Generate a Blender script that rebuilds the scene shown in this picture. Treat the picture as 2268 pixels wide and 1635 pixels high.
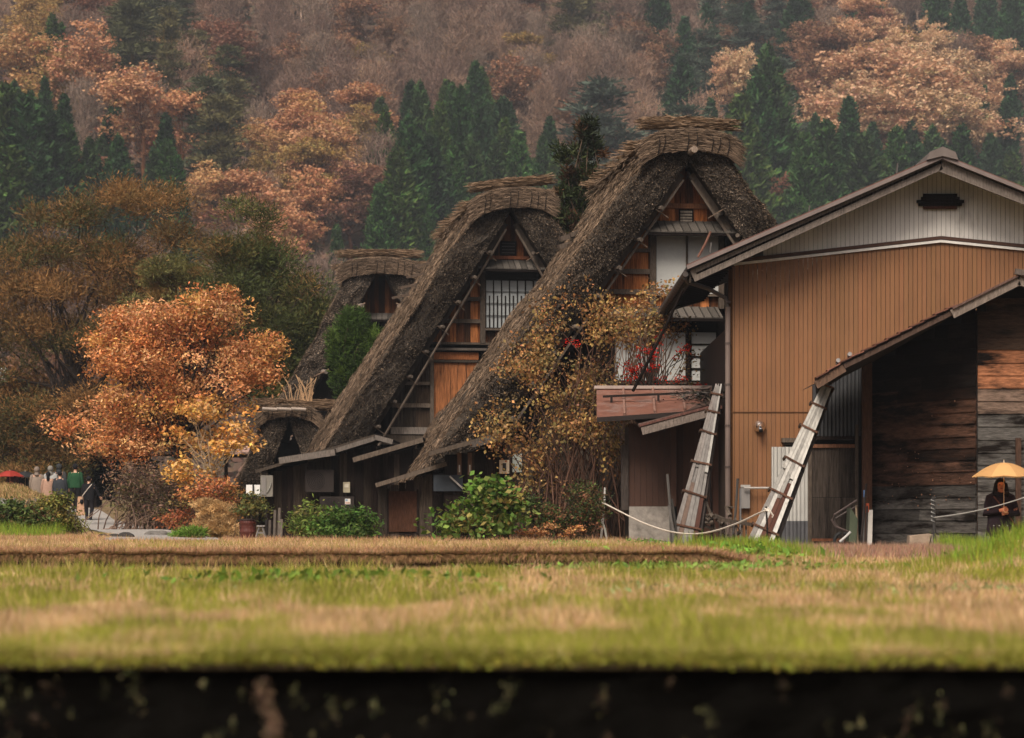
import bpy, math, random
import numpy as np
from mathutils import Vector, Matrix
# ------------------------------------------------------------------ camera, sky, sun, exposure
for o in list(bpy.data.objects): bpy.data.objects.remove(o)
S = bpy.context.scene
COL = S.collection
F = 5355.0            # focal length in pixels of a 2268 px wide frame (85 mm on 36 mm)
CX, CY, CZ = 1134.0, 1170.0, 0.5
cam = bpy.data.cameras.new('camera'); camo = bpy.data.objects.new('camera', cam); COL.objects.link(camo)
cam.sensor_width = 36; cam.lens = 85; cam.clip_start = 0.2; cam.clip_end = 3000
cam.shift_y = (1170 - 817.5) / 2268
camo.location = (0, 0, CZ); camo.rotation_euler = (math.pi/2, 0, 0)
cam.dof.use_dof = True; cam.dof.focus_distance = 56; cam.dof.aperture_fstop = 2.3
S.camera = camo
W = bpy.data.worlds.new('World'); S.world = W; W.use_nodes = True
nt = W.node_tree; bg = nt.nodes['Background']
sky = nt.nodes.new('ShaderNodeTexSky'); sky.sky_type = 'NISHITA'; sky.sun_disc = False
SUN_EL, SUN_AZ = math.radians(50), math.radians(200)
sky.sun_elevation = SUN_EL; sky.sun_rotation = SUN_AZ
sky.dust_density = 9.0; sky.ozone_density = 0.0; sky.air_density = 0.35
nt.links.new(sky.outputs[0], bg.inputs[0]); bg.inputs[1].default_value = 0.052
sl = bpy.data.lights.new('sun', 'SUN'); sl.energy = 1.75; sl.angle = math.radians(25); sl.color = (1, 0.90, 0.78)
so = bpy.data.objects.new('sun', sl); COL.objects.link(so)
sd = Vector((math.sin(SUN_AZ)*math.cos(SUN_EL), math.cos(SUN_AZ)*math.cos(SUN_EL), math.sin(SUN_EL)))
so.rotation_euler = sd.to_track_quat('Z', 'Y').to_euler()
S.view_settings.view_transform = 'Standard'; S.view_settings.look = 'None'
S.view_settings.exposure = 1.2
S.cycles.use_denoising = True
S.cycles.max_bounces = 5; S.cycles.diffuse_bounces = 3; S.cycles.glossy_bounces = 2
S.cycles.transmission_bounces = 2; S.cycles.volume_bounces = 0; S.cycles.transparent_max_bounces = 4
S.cycles.caustics_reflective = False; S.cycles.caustics_refractive = False
HZD = 0.00021          # density of the valley haze
R = np.random.default_rng(7)
random.seed(7)
# ------------------------------------------------------------------ helpers
def tag(o, label=None, cat=None, group=None, kind=None):
    if label: o['label'] = label
    if cat: o['category'] = cat
    if group: o['group'] = group
    if kind: o['kind'] = kind
    return o
def empty(name, loc, label=None, cat=None, group=None, kind=None):
    o = bpy.data.objects.new(name, None); COL.objects.link(o); o.location = loc; o.empty_display_size = .2
    return tag(o, label, cat, group, kind)
def P(px, py, Y):
    return np.array([(px-CX)*Y/F, Y, CZ+(CY-py)*Y/F])
def unit(a):
    return a/np.maximum(np.linalg.norm(a, axis=-1, keepdims=True), 1e-9)
def vnoise(p, scale, seed=0):
    """smooth value noise, p (n,k<=3)"""
    p = np.asarray(p, float)*scale + seed*17.31
    if p.shape[1] < 3: p = np.hstack([p, np.zeros((len(p), 3-p.shape[1]))])
    i = np.floor(p).astype(np.int64); f = p-i; f = f*f*(3-2*f)
    def h(a):
        n = (a[:, 0]*73856093) ^ (a[:, 1]*19349663) ^ (a[:, 2]*83492791)
        n = (n ^ (n >> 13)) * 1274126177 & 0x7fffffff
        return (n % 100003)/100003.0
    r = 0
    for dx in (0, 1):
        for dy in (0, 1):
            for dz in (0, 1):
                w = (f[:, 0] if dx else 1-f[:, 0])*(f[:, 1] if dy else 1-f[:, 1])*(f[:, 2] if dz else 1-f[:, 2])
                r = r + w*h(i+np.array([dx, dy, dz]))
    return r
def fbm(p, scale, seed=0, o=3):
    return sum(vnoise(p, scale*2**k, seed+k)/2**k for k in range(o))/sum(1/2**k for k in range(o))
BOXF = np.array([[0,1,3,2],[4,6,7,5],[0,4,5,1],[2,3,7,6],[0,2,6,4],[1,5,7,3]])
class MB:
    def __init__(s): s.V=[]; s.n=0; s.F=[]; s.C=[]; s.M=[]
    def add(s, V, Fc, col=(1,1,1), m=0):
        V = np.asarray(V, float).reshape(-1, 3); Fc = np.asarray(Fc)
        s.V.append(V); s.F.append(Fc+s.n); s.n += len(V)
        col = np.asarray(col, float)
        s.C.append(np.broadcast_to(col, (len(Fc), 3)) if col.ndim == 1 else col)
        s.M.append(np.full(len(Fc), m)); return s
    def hexa(s, C8, col=(1,1,1), m=0): return s.add(C8, BOXF, col, m)
    def box(s, x0,x1,y0,y1,z0,z1, col=(1,1,1), m=0, T=None):
        V = np.array([[x,y,z] for x in (x0,x1) for y in (y0,y1) for z in (z0,z1)], float)
        if T is not None: V = T(V)
        return s.add(V, BOXF, col, m)
    def beam(s, a, b, w, h, col=(1,1,1), m=0, up=(0,0,1), w2=None, h2=None):
        a = np.asarray(a, float); b = np.asarray(b, float); d = unit(b-a); up = np.asarray(up, float)
        r = np.cross(d, up); 
        if np.linalg.norm(r) < 1e-4: r = np.cross(d, [0,1,0])
        r = unit(r); u = np.cross(r, d)
        w2 = w if w2 is None else w2; h2 = h if h2 is None else h2
        V = [a+r*x*w/2+u*z*h/2 for x in (-1,1) for z in (-1,1)] + [b+r*x*w2/2+u*z*h2/2 for x in (-1,1) for z in (-1,1)]
        V = np.array([V[0],V[1],V[4],V[5],V[2],V[3],V[6],V[7]])
        return s.add(V, BOXF, col, m)
    def tube(s, pts, rad, n=8, col=(1,1,1), m=0, cap=True, ax=None):
        pts = np.asarray(pts, float); k = len(pts); rad = np.broadcast_to(np.asarray(rad, float), (k,)) if np.ndim(rad) < 2 else np.asarray(rad, float)
        d = unit(np.gradient(pts, axis=0)); ref = np.array([0,0,1.]) if abs(d[0][2]) < .9 else np.array([1.,0,0])
        if ax is not None: ref = np.asarray(ax, float)
        V = []
        for i in range(k):
            r = unit(np.cross(d[i], ref)); u = np.cross(r, d[i])
            t = np.arange(n)*2*np.pi/n
            ra, rb = (rad[i], rad[i]) if rad.ndim == 1 else rad[i]
            V.append(pts[i]+np.outer(np.cos(t)*ra, r)+np.outer(np.sin(t)*rb, u))
        V = np.vstack(V); j = np.arange(n); jn = (j+1) % n
        Fc = np.vstack([np.stack([i*n+j, i*n+jn, (i+1)*n+jn, (i+1)*n+j], 1) for i in range(k-1)])
        s.add(V, Fc, col, m)
        if cap:
            for i, fl in ((0, 1), (k-1, 0)):
                c = np.vstack([V[i*n:(i+1)*n], pts[i]])
                f = np.stack([j, jn, np.full(n, n)], 1)
                s.add(c, f[:, ::-1] if fl else f, col, m)
        return s
    def grid(s, G, col=(1,1,1), m=0, closeu=False):
        a, b = G.shape[:2]; I = np.arange(a*b).reshape(a, b)
        if closeu: I = np.vstack([I, I[:1]])
        Fc = np.stack([I[:-1,:-1], I[:-1,1:], I[1:,1:], I[1:,:-1]], -1).reshape(-1, 4)
        return s.add(G.reshape(-1, 3), Fc, col, m)
    def ball(s, c, r, col=(1,1,1), m=0, nu=12, nv=8, T=None):
        r = np.broadcast_to(np.asarray(r, float), (3,))
        th = np.linspace(0.001, np.pi-0.001, nv); ph = np.arange(nu+1)*2*np.pi/nu
        G = np.stack([np.outer(np.sin(th), np.cos(ph)), np.outer(np.sin(th), np.sin(ph)), np.outer(np.cos(th), np.ones(nu+1))], -1)*r
        G = G+np.asarray(c)
        if T is not None: G = T(G.reshape(-1,3)).reshape(G.shape)
        return s.grid(G, col, m)
    def cards(s, C, D, W_, L, wd, col, m=0, diamond=False):
        """flat quads: centres C, long axis D, cross axis W_, half length L, half width wd"""
        n = len(C); L = np.broadcast_to(L, (n,))[:, None]; wd = np.broadcast_to(wd, (n,))[:, None]
        if diamond: V = np.stack([C-D*L, C+W_*wd-D*L*.1, C+D*L, C-W_*wd-D*L*.1], 1)
        else: V = np.stack([C-D*L-W_*wd, C-D*L+W_*wd, C+D*L+W_*wd*.6, C+D*L-W_*wd*.6], 1)
        return s.add(V.reshape(-1, 3), np.arange(4*n).reshape(n, 4), col, m)
    def build(s, name, mats, parent=None, smooth=False, T=None, link=True):
        V = np.vstack(s.V)
        if T is not None: V = T(V)
        off = np.zeros(3)
        if parent is None:
            lo, hi = V.min(0), V.max(0); off = np.array([(lo[0]+hi[0])/2, (lo[1]+hi[1])/2, lo[2]])
        V = V-off
        me = bpy.data.meshes.new(name)
        me.vertices.add(len(V)); me.vertices.foreach_set('co', V.astype(np.float32).ravel())
        lv = np.concatenate([f.ravel() for f in s.F]); lt = np.concatenate([np.full(len(f), f.shape[1]) for f in s.F])
        me.loops.add(len(lv)); me.loops.foreach_set('vertex_index', lv.astype(np.int32))
        me.polygons.add(len(lt)); st = np.concatenate([[0], np.cumsum(lt)[:-1]])
        me.polygons.foreach_set('loop_start', st.astype(np.int32)); me.polygons.foreach_set('loop_total', lt.astype(np.int32))
        me.polygons.foreach_set('material_index', np.concatenate(s.M).astype(np.int32))
        me.polygons.foreach_set('use_smooth', np.full(len(lt), smooth))
        me.update(calc_edges=True)
        C = np.vstack(s.C); a = me.attributes.new('Col', 'FLOAT_COLOR', 'FACE')
        a.data.foreach_set('color', np.hstack([C, np.ones((len(C), 1))]).astype(np.float32).ravel())
        for mt in (mats if isinstance(mats, (list, tuple)) else [mats]): me.materials.append(mt)
        o = bpy.data.objects.new(name, me)
        if link: COL.objects.link(o)
        o.location = off
        if parent is not None: o.parent = parent; o.location = -Vector(parent.location) if T is None or not getattr(T, 'local', False) else (0,0,0)
        return o
def blob(mb, n, C, R3, **k): pass
class Frame:
    """building frame: u right, v away from the camera, z up, turned by th about (X0, Y0)"""
    def __init__(s, X0, Y0, th=0): s.X0, s.Y0, s.c, s.s = X0, Y0, math.cos(math.radians(th)), math.sin(math.radians(th))
    def __call__(s, V):
        V = np.asarray(V, float); u, v, z = V[..., 0], V[..., 1], V[..., 2]
        return np.stack([s.X0+u*s.c-v*s.s, s.Y0+u*s.s+v*s.c, z], -1)
    def uz(s, px, py, v=0):
        dx = (px-CX)/F; t = (v - s.X0*s.s + s.Y0*s.c)/(s.c-dx*s.s)
        X, Y = dx*t, t
        return (X-s.X0)*s.c+(Y-s.Y0)*s.s, CZ+(CY-py)/F*t
    def pbox(s, mb, px0, px1, py0, py1, v0, v1, col=(1,1,1), m=0):
        u0, z1 = s.uz(px0, py0, v0); u1, z0 = s.uz(px1, py1, v0)
        return mb.box(min(u0,u1), max(u0,u1), v0, v1, min(z0,z1), max(z0,z1), col, m, T=s)
    def pbeam(s, mb, px0, py0, px1, py1, v, w, h, col=(1,1,1), m=0, v1=None, h2=None):
        v1 = v if v1 is None else v1
        a = s.uz(px0, py0, v); b = s.uz(px1, py1, v1)
        return mb.beam(s(np.array([a[0], v, a[1]])), s(np.array([b[0], v1, b[1]])), w, h, col, m, h2=h2)
# ------------------------------------------------------------------ materials
def mat(name, base=(.5,.5,.5), rough=.8, var=.3, scale=8, stretch=(1,1,1), bump=.3, metal=0, attr=True, spec=.3,
        dark=None, dscale=1.0, dlo=.5, dhi=.7, objcol=False, transl=0, bscale=None):
    m = bpy.data.materials.new(name); m.use_nodes = True; t = m.node_tree; N = t.nodes; L = t.links
    b = N['Principled BSDF']; b.inputs['Roughness'].default_value = rough; b.inputs['Metallic'].default_value = metal
    b.inputs['Specular IOR Level'].default_value = spec
    tc = N.new('ShaderNodeTexCoord'); mp = N.new('ShaderNodeMapping'); mp.inputs['Scale'].default_value = stretch
    L.new(tc.outputs['Object'], mp.inputs[0])
    rgb = N.new('ShaderNodeRGB'); rgb.outputs[0].default_value = (*base, 1); cur = rgb.outputs[0]
    def mul(a, bq, fac=1, mode='MULTIPLY'):
        x = N.new('ShaderNodeMix'); x.data_type = 'RGBA'; x.blend_type = mode
        if isinstance(fac, (int, float)): x.inputs[0].default_value = fac
        else: L.new(fac, x.inputs[0])
        L.new(a, x.inputs[6])
        if isinstance(bq, tuple): x.inputs[7].default_value = (*bq, 1)
        else: L.new(bq, x.inputs[7])
        return x.outputs[2]
    if attr:
        at = N.new('ShaderNodeAttribute'); at.attribute_name = 'Col'; cur = mul(cur, at.outputs['Color'])
    if objcol:
        oi = N.new('ShaderNodeObjectInfo'); cur = mul(cur, oi.outputs['Color'])
    if var or bump:
        nz = N.new('ShaderNodeTexNoise'); nz.inputs['Scale'].default_value = scale; nz.inputs['Detail'].default_value = 5
        nz.inputs['Roughness'].default_value = .65; L.new(mp.outputs[0], nz.inputs[0])
    if var:
        mr = N.new('ShaderNodeMapRange'); mr.inputs[1].default_value = .25; mr.inputs[2].default_value = .75
        mr.inputs[3].default_value = 1-var; mr.inputs[4].default_value = 1+var; L.new(nz.outputs[0], mr.inputs[0])
        cc = N.new('ShaderNodeCombineColor')
        for i in range(3): L.new(mr.outputs[0], cc.inputs[i])
        cur = mul(cur, cc.outputs[0])
    if dark is not None:
        n2 = N.new('ShaderNodeTexNoise'); n2.inputs['Scale'].default_value = dscale; n2.inputs['Detail'].default_value = 6
        n2.inputs['Roughness'].default_value = .7; L.new(mp.outputs[0], n2.inputs[0])
        r2 = N.new('ShaderNodeMapRange'); r2.inputs[1].default_value = dlo; r2.inputs[2].default_value = dhi; L.new(n2.outputs[0], r2.inputs[0])
        cur = mul(cur, dark, r2.outputs[0], 'MIX')
    L.new(cur, b.inputs['Base Color'])
    if bump:
        bm = N.new('ShaderNodeBump'); bm.inputs['Strength'].default_value = bump; bm.inputs['Distance'].default_value = .03
        if bscale:
            n3 = N.new('ShaderNodeTexNoise'); n3.inputs['Scale'].default_value = bscale; n3.inputs['Detail'].default_value = 4; L.new(mp.outputs[0], n3.inputs[0]); L.new(n3.outputs[0], bm.inputs['Height'])
        else: L.new(nz.outputs[0], bm.inputs['Height'])
        L.new(bm.outputs[0], b.inputs['Normal'])
    if transl:
        tr = N.new('ShaderNodeBsdfTranslucent'); L.new(cur, tr.inputs[0])
        ms = N.new('ShaderNodeMixShader'); ms.inputs[0].default_value = transl
        L.new(b.outputs[0], ms.inputs[1]); L.new(tr.outputs[0], ms.inputs[2]); L.new(ms.outputs[0], N['Material Output'].inputs[0])
    return m
M = {}
M['leaf'] = mat('leaf', (1,1,1), .65, 0, bump=0, transl=.25, spec=.15)
M['leafo'] = mat('hill_leaf', (1,1,1), .8, 0, bump=0, transl=.2, spec=.05, objcol=True)
M['bark'] = mat('bark', (1,1,1), .9, .4, 10, (1,1,.3), .6, spec=.1)
M['grass'] = mat('grass', (1,1,1), .7, 0, bump=0, transl=.3, spec=.15)
M['ground'] = mat('ground', (1,1,1), .95, .35, 3, bump=.5, spec=.05)
M['hill'] = mat('hill_ground', (.10,.065,.045), .95, .5, .3, bump=.3, attr=False, spec=.02)
M['thatch'] = mat('thatch', (1,1,1), .95, .45, 14, (1,1,1), .9, spec=.05)
M['straw'] = mat('straw', (1,1,1), .8, .2, 30, bump=0, spec=.15)
M['wood'] = mat('weathered_wood', (1.15,1.1,1.05), .85, .65, 9, (4,4,.3), .6, spec=.08, dark=(.007,.005,.004), dscale=1.8, dlo=.50, dhi=.68)
M['woodh'] = mat('weathered_wood_boards', (1.2,1.2,1.2), .85, .5, 9, (.6,.6,3.2), .6, spec=.08, dark=(.006,.004,.003), dscale=1.3, dlo=.44, dhi=.60)
M['woodh2'] = mat('dark_streaked_boards', (1.1,1.1,1.1), .85, .6, 9, (.7,3,3.5), .6, spec=.08, dark=(.007,.005,.004), dscale=1.1, dlo=.48, dhi=.64)  # random near-black patches over the board colour
M['woodp'] = mat('plain_wood', (.92,.9,.88), .9, .5, 12, (3,3,.6), .5, spec=.08)
M['paint'] = mat('painted_metal', (1,1,1), .55, .18, 5, (1,1,.3), .05, spec=.2)
M['plain'] = mat('plain', (1,1,1), .7, .12, 12, bump=.05, spec=.25)
M['paper'] = mat('shoji_paper', (.36,.365,.35), .9, .08, 6, bump=0, spec=.05)
M['stone'] = mat('stone', (1,1,1), .95, .4, 6, bump=.7, spec=.03)
M['gravel'] = mat('gravel', (1,1,1), .95, .4, 22, bump=.8, spec=.1)
M['cloth'] = mat('cloth', (1,1,1), .9, .15, 18, bump=.25, spec=.1)
M['skin'] = mat('skin', (1,1,1), .55, .06, 20, bump=.03, spec=.3)
M['chrome'] = mat('chrome', (.8,.8,.8), .12, 0, bump=0, metal=1)
M['rust'] = mat('corrugated_iron', (1,1,1), .6, .35, 5, (1,1,.5), .2, metal=.35, spec=.4, dark=(.05,.018,.008), dscale=1.3, dlo=.6, dhi=.8)
M['blotched'] = mat('blotched_white_siding', (1,1,1), .55, .15, 3, (1,1,.3), .05, spec=.3, dark=(.06,.05,.042), dscale=.55, dlo=.58, dhi=.75)  # random dark blotches mixed over the white siding
M['rusts'] = mat('pale_corrugated_iron', (1,1,1), .55, .12, 5, (1,1,.4), .05, metal=.1, spec=.4)
M['redroof'] = mat('red_metal_roof', (1,1,1), .42, .35, 2.5, (1,1,1), .25, metal=.1, spec=.5, bscale=18, dark=(.25,.2,.18), dscale=1.2, dlo=.5, dhi=.75)
M['boards'] = mat('stacked_boards', (1,1,1), .7, .35, 6, (3,3,.5), .2, spec=.25, dark=(.06,.03,.02), dscale=2.2, dlo=.58, dhi=.72)
M['siding'] = mat('worn_siding', (1,1,1), .55, .22, 1.3, (1,1,.35), .04, spec=.3, dark=(.09,.035,.016), dscale=.9, dlo=.60, dhi=.95)
def C(r, g, b, k=1): return np.array([r, g, b])*k
# ------------------------------------------------------------------ foliage
def leafset(mb, C0, size, col, cvar=.25, aspect=.5, flat=.0, diamond=True, droop=0, m=0, rng=R, hue=.08):
    n = len(C0); D = unit(rng.normal(size=(n, 3))*np.array([1, 1, 1-flat]) - np.array([0,0,droop]))
    Wd = unit(np.cross(D, unit(rng.normal(size=(n, 3))*np.array([1-flat*.5, 1-flat*.5, 1])+np.array([0,0,flat]))))
    sz = size*rng.uniform(.6, 1.35, n); k = rng.uniform(1-cvar, 1+cvar, (n, 1))
    col = np.asarray(col, float); col = np.broadcast_to(col, (n, 3)) if col.ndim == 1 else col
    c = np.clip(col*k*(1+rng.normal(size=(n, 3))*hue), .002, .9)
    mb.cards(C0, D, Wd, sz, sz*aspect, c, m, diamond)
def ell_clumps(ells, n, rng, shell=.55):
    """clump centres in a union of ellipsoids (centre, radii)"""
    vol = np.array([e[1][0]*e[1][1]*e[1][2] for e in ells])**.75; ks = rng.choice(len(ells), n, p=vol/vol.sum())
    d = unit(rng.normal(size=(n, 3))); r = rng.uniform(shell**3, 1, n)**(1/3)
    r *= 1+.22*(vnoise(d, 2.2, 5)-.5)*2
    return np.array([np.asarray(ells[k][0])+d[i]*r[i]*np.asarray(ells[k][1]) for i, k in enumerate(ks)]), ks
def limbs(mb, base, tops, r0, rng, fork=.35, col=(.05,.035,.025), n=6, stems=1, wob=.12, thin=.012):
    """trunk from base, then a limb out to each point of tops"""
    base = np.asarray(base, float); cen = tops.mean(0)
    H = cen[2]-base[2]; top = base+(cen-base)*np.array([.75, .75, 1.05])
    k = 7; t = np.linspace(0, 1, k)[:, None]; tr = base*(1-t)+top*t; tr[1:-1] += rng.normal(size=(k-2, 3))*wob*H*.12*np.array([1,1,.2])
    rr = r0*(1-.75*t[:, 0])
    mb.tube(tr, rr, 8, col)
    for p in tops:
        f = np.clip(fork+(1-fork)*max(0, (p[2]-base[2])/max(.1, (tops[:, 2].max()-base[2])))*rng.uniform(.35, .8), .05, .95)
        i = f*(k-1); i0 = int(i); s0 = tr[i0]*(1-(i-i0))+tr[min(i0+1, k-1)]*(i-i0); L = np.linalg.norm(p-s0)
        q = np.linspace(0, 1, 5)[:, None]; br = s0*(1-q)+p*q; br[:, 2] += np.sin(q[:, 0]*np.pi)*L*rng.uniform(-.03, .12)
        br[1:-1] += rng.normal(size=(3, 3))*L*.04
        mb.tube(br, np.linspace(max(r0*(1-f)*.42, thin), thin, 5), n, col, cap=False)
def hero_tree(name, ells, base, label, cat='tree', nclump=200, per=60, crad=.45, size=.07, cols=((.3,.12,.04),), r0=.15, seed=1,
              nlimb=60, flat=.4, aspect=.5, tcol=(.05,.035,.025), shell=.5, cvar=.3, needle=False, group=None, zsq=.55, twig=0, fork=.3, mind=.0, stems=0, gap=.0, gsc=.8):
    rng = np.random.default_rng(seed); root = empty(name, tuple(base), label, cat, group)
    cc, ks = ell_clumps(ells, nclump*3 if gap else nclump, rng, shell)
    if gap:
        nv = fbm(cc*np.array([1, 1, 1.5]), gsc, seed, 2); od = np.argsort(-(nv+rng.uniform(0, .12, len(nv)))); kp = od[:int(len(od)*(1-gap))]; kp = rng.permutation(kp)[:nclump]; cc, ks = cc[kp], ks[kp]; nclump = len(cc)
    cols = np.array(cols); mb = MB(); n = nclump*per
    ci = rng.integers(0, nclump, n); g = rng.normal(size=(n, 3)); g = g/np.maximum(1, np.linalg.norm(g, axis=1, keepdims=True)/1.9)
    cs = crad*rng.uniform(.6, 1.3, nclump)
    pts = cc[ci]+g*cs[ci][:, None]*np.array([.6, .6, .6*zsq])
    pick = (ks*7+rng.integers(0, 3, nclump)) % len(cols) if len(cols) > 3 else rng.integers(0, len(cols), nclump)
    ccol = cols[pick]*rng.uniform(.65, 1.3, (nclump, 1)); lc = ccol[ci]
    if mind: keep = pts[:, 2] > mind; pts, lc = pts[keep], lc[keep]
    if needle:
        D = unit(g*np.array([1,1,.5])+np.array([0,0,.75])+rng.normal(size=g.shape)*.55); n = len(pts); D = D[:n]
        Wd = unit(np.cross(D, rng.normal(size=(n, 3)))); sz = size*rng.uniform(.6, 1.4, n)
        mb.cards(pts, D, Wd, sz, sz*aspect, np.clip(lc*rng.uniform(1-cvar, 1+cvar, (n, 1)), .003, .9))
    else: leafset(mb, pts, size, lc, cvar, aspect, flat, True, .3, rng=rng)
    mb.build('crown' if cat == 'tree' else 'foliage', M['leaf'], root)
    if stems:
        tb = MB(); b0 = np.asarray(base, float)
        for i in rng.choice(nclump, min(nlimb, nclump), replace=False):
            p = cc[i]; s0 = b0+np.array([rng.normal()*stems, rng.normal()*.2, 0]); q = np.linspace(0, 1, 7)[:, None]; H = p[2]-s0[2]
            br = s0*(1-q)+p*q; br[:, 0] = s0[0]+(p[0]-s0[0])*q[:, 0]**1.5; br[:, 2] += np.sin(q[:, 0]*np.pi)*.08*H; br[1:-1] += rng.normal(size=(5, 3))*.025*max(H, .4)
            tb.tube(br, np.linspace(r0*rng.uniform(.5, 1.1), r0*.22, 7), 5, np.array(tcol)*rng.uniform(.6, 1.5), cap=False)
        tb.build('trunk' if cat == 'tree' else 'stem', M['bark'], root); return root
    tb = MB(); sel = cc[rng.choice(nclump, min(nlimb, nclump), replace=False)]
    limbs(tb, base, sel, r0, rng, fork, tcol)
    if twig:
        for i in rng.choice(nclump, twig): 
            p = cc[i]; q = p+rng.normal(size=3)*crad*.9
            tb.tube(np.array([p-(q-p)*.5, p, q]), [.012, .009, .004], 4, tcol, cap=False)
    tb.build('trunk' if cat == 'tree' else 'stem', M['bark'], root)
    return root
# ------------------------------------------------------------------ terrain
def sst(x, a, b):
    t = np.clip((x-a)/(b-a), 0, 1); return t*t*(3-2*t)
def pathx(Y): return np.interp(Y, [40, 56, 62, 70, 80, 86, 95, 110, 140], [-6.5, -8.0, -8.9, -11.0, -13.6, -15.2, -17.6, -22, -32])
def ybank(X): X = np.asarray(X, float); return 29.5+1.1*(fbm(np.stack([X.ravel(), 0*X.ravel()+3], 1), .55, 3)-.5).reshape(X.shape)+.16*(fbm(np.stack([X.ravel(), 0*X.ravel()+9], 1), 3.5, 5)-.5).reshape(X.shape)
def gz(X, Y):
    X = np.asarray(X, float); Y = np.asarray(Y, float)
    q = np.stack([X.ravel(), Y.ravel()], 1)
    n1 = (fbm(q, .55, 3)-.5).reshape(X.shape); n2 = (fbm(q, 2.3, 9)-.5).reshape(X.shape)
    yb = ybank(X)
    bank = sst(Y, yb-.02, yb+.06)*.19 - .06*np.exp(-((Y-yb+.5)/.5)**2)
    right = sst(Y, 22, 40)*.09
    w = sst(X, 2.3, 3.1)
    z = bank*(1-w)+right*w
    z = z+.03*(1-sst(Y, 8.5, 14))
    z = z+(.05*n1+.035*n2)*sst(Y, 8.5, 11.5)
    z += .56*np.exp(-((X-6.1)/1.15)**2-((Y-25)/3.2)**2)
    z += .16*np.exp(-((X-3.3)/.8)**2-((Y-33)/2.2)**2)
    z -= .36*sst(X, 7.4, 8.1)*sst(Y, 38.5, 40.5)
    up = sst(-X, 6.5, 10.5)
    z += up*np.interp(Y, [50, 62, 75, 85, 90, 97, 112, 150], [0, .12, .30, .56, .95, 1.15, 1.0, 1.4])
    z += sst(Y, 120, 230)*1.5
    return z
# field sheet
ys = np.concatenate([np.linspace(8.66, 20, 90), np.linspace(20.1, 28.2, 50), np.linspace(28.25, 29.4, 16), np.array([29.44, 29.47, 29.485, 29.5, 29.52, 29.54, 29.56, 29.58, 29.61, 29.66, 29.8]), np.linspace(29.9, 31.3, 14), np.linspace(31.5, 62, 90), np.linspace(63, 125, 80), np.linspace(128, 420, 30)])
us = np.linspace(-1, 1, 361)
YY, UU = np.meshgrid(ys, us, indexing='ij'); XX = UU*(5+YY*.34); YY = YY+(ybank(XX)-29.5)*sst(YY, 28.2, 29.4)*(1-sst(YY, 29.8, 31.4))
ZZ = gz(XX, YY); ZZ[0] -= .012
def patch(X, Y):
    """how green the turf is, 0 dry straw, 1 fresh grass"""
    q = np.stack([X.ravel()*1.0, Y.ravel()*.30], 1)
    a = fbm(q, 1.9, 21, 5); b = fbm(q, .5, 33, 2)
    px = CX+F*X.ravel()/np.maximum(Y.ravel(), 1)
    g = (a-.5)*5.0+(b-.5)*1.8+.56
    y_ = Y.ravel(); x_ = X.ravel()
    g += .55*np.exp(-((y_-22)/6)**2)*sst(-x_, -.2, 1.6)*1.0
    g -= .55*np.exp(-((y_-11.3)/2.2)**2)*sst(-x_, -.1, .6)
    g += .35*sst(-y_, -11.0, -9.2)
    g -= .65*sst(y_, 29, 31)
    g += .5*np.exp(-((x_-6.1)/1.6)**2-((y_-24)/4)**2)+.7*np.exp(-((x_-3.3)/1.0)**2-((y_-33)/2.4)**2)
    g -= .7*np.exp(-((x_-6.0)/2.0)**2-((y_-36)/5)**2)
    return np.clip(g, 0, 1).reshape(X.shape)
def turfcol(X, Y, rng=None):
    g = patch(X, Y)[..., None]; q = np.stack([X.ravel(), Y.ravel()], 1)
    n = fbm(q, 4, 2, 2).reshape(X.shape)[..., None]
    dry = np.array([.46, .30, .165])*(.6+.8*n); grn = np.array([.25, .25, .026])*(.6+.85*n)
    return dry*(1-g)+grn*g
g = MB(); G = np.stack([XX, YY, ZZ], -1)
cxx = (XX[:-1,:-1]+XX[1:,1:])/2; cyy = (YY[:-1,:-1]+YY[1:,1:])/2
colg = turfcol(cxx, cyy).reshape(-1, 3)*.55
zmid = np.abs(ZZ[1:,:-1]-ZZ[:-1,:-1])/(YY[1:,:-1]-YY[:-1,:-1])
steep = sst(zmid, .5, 1.0).reshape(-1, 1)
colg = colg*(1-steep)+np.array([.030,.019,.012])*steep*(.3+1.5*fbm(np.stack([cxx.ravel()*2, cyy.ravel()*6], 1), 2.5, 71, 3)[:, None])
far = sst(cyy.reshape(-1, 1), 62, 75)*.6; colg = colg*(1-far)+np.array([.07,.06,.035])*far
g.grid(G, colg)
go = g.build('ground', M['ground'], smooth=True); tag(go, kind='structure')
# lower ground on the camera's side
g = MB(); g.grid(np.stack(np.meshgrid(np.linspace(-14, 14, 10), np.linspace(-12, 8.7, 10), indexing='ij')+[np.full((10,10), -1.25)], -1), C(.12,.1,.07))
tag(g.build('lower_ground', M['ground']), kind='structure')
# path
pts = []
for Y in np.linspace(52, 112, 60):
    w = np.interp(Y, [52, 62, 75, 112], [1.5, 1.35, 1.0, .9]); xs = pathx(Y)+np.linspace(-w, w, 7)
    pts.append(np.stack([xs, np.full(7, Y), gz(xs, np.full(7, Y))+.03], -1))
g = MB(); g.grid(np.array(pts), C(.27,.255,.235)); tag(g.build('gravel_path', M['gravel'], smooth=True), kind='structure')
# gravel yard in front of the sheds
pts = []
for Y in np.linspace(38.2, 49, 30):
    xs = np.linspace(3.35, 7.0, 16)+(.25*math.sin(Y*2)); pts.append(np.stack([xs, np.full(16, Y), gz(xs, np.full(16, Y))+.02], -1))
g = MB(); g.grid(np.array(pts), C(.16,.145,.13)); tag(g.build('gravel_yard', M['gravel'], smooth=True), kind='structure')
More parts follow.
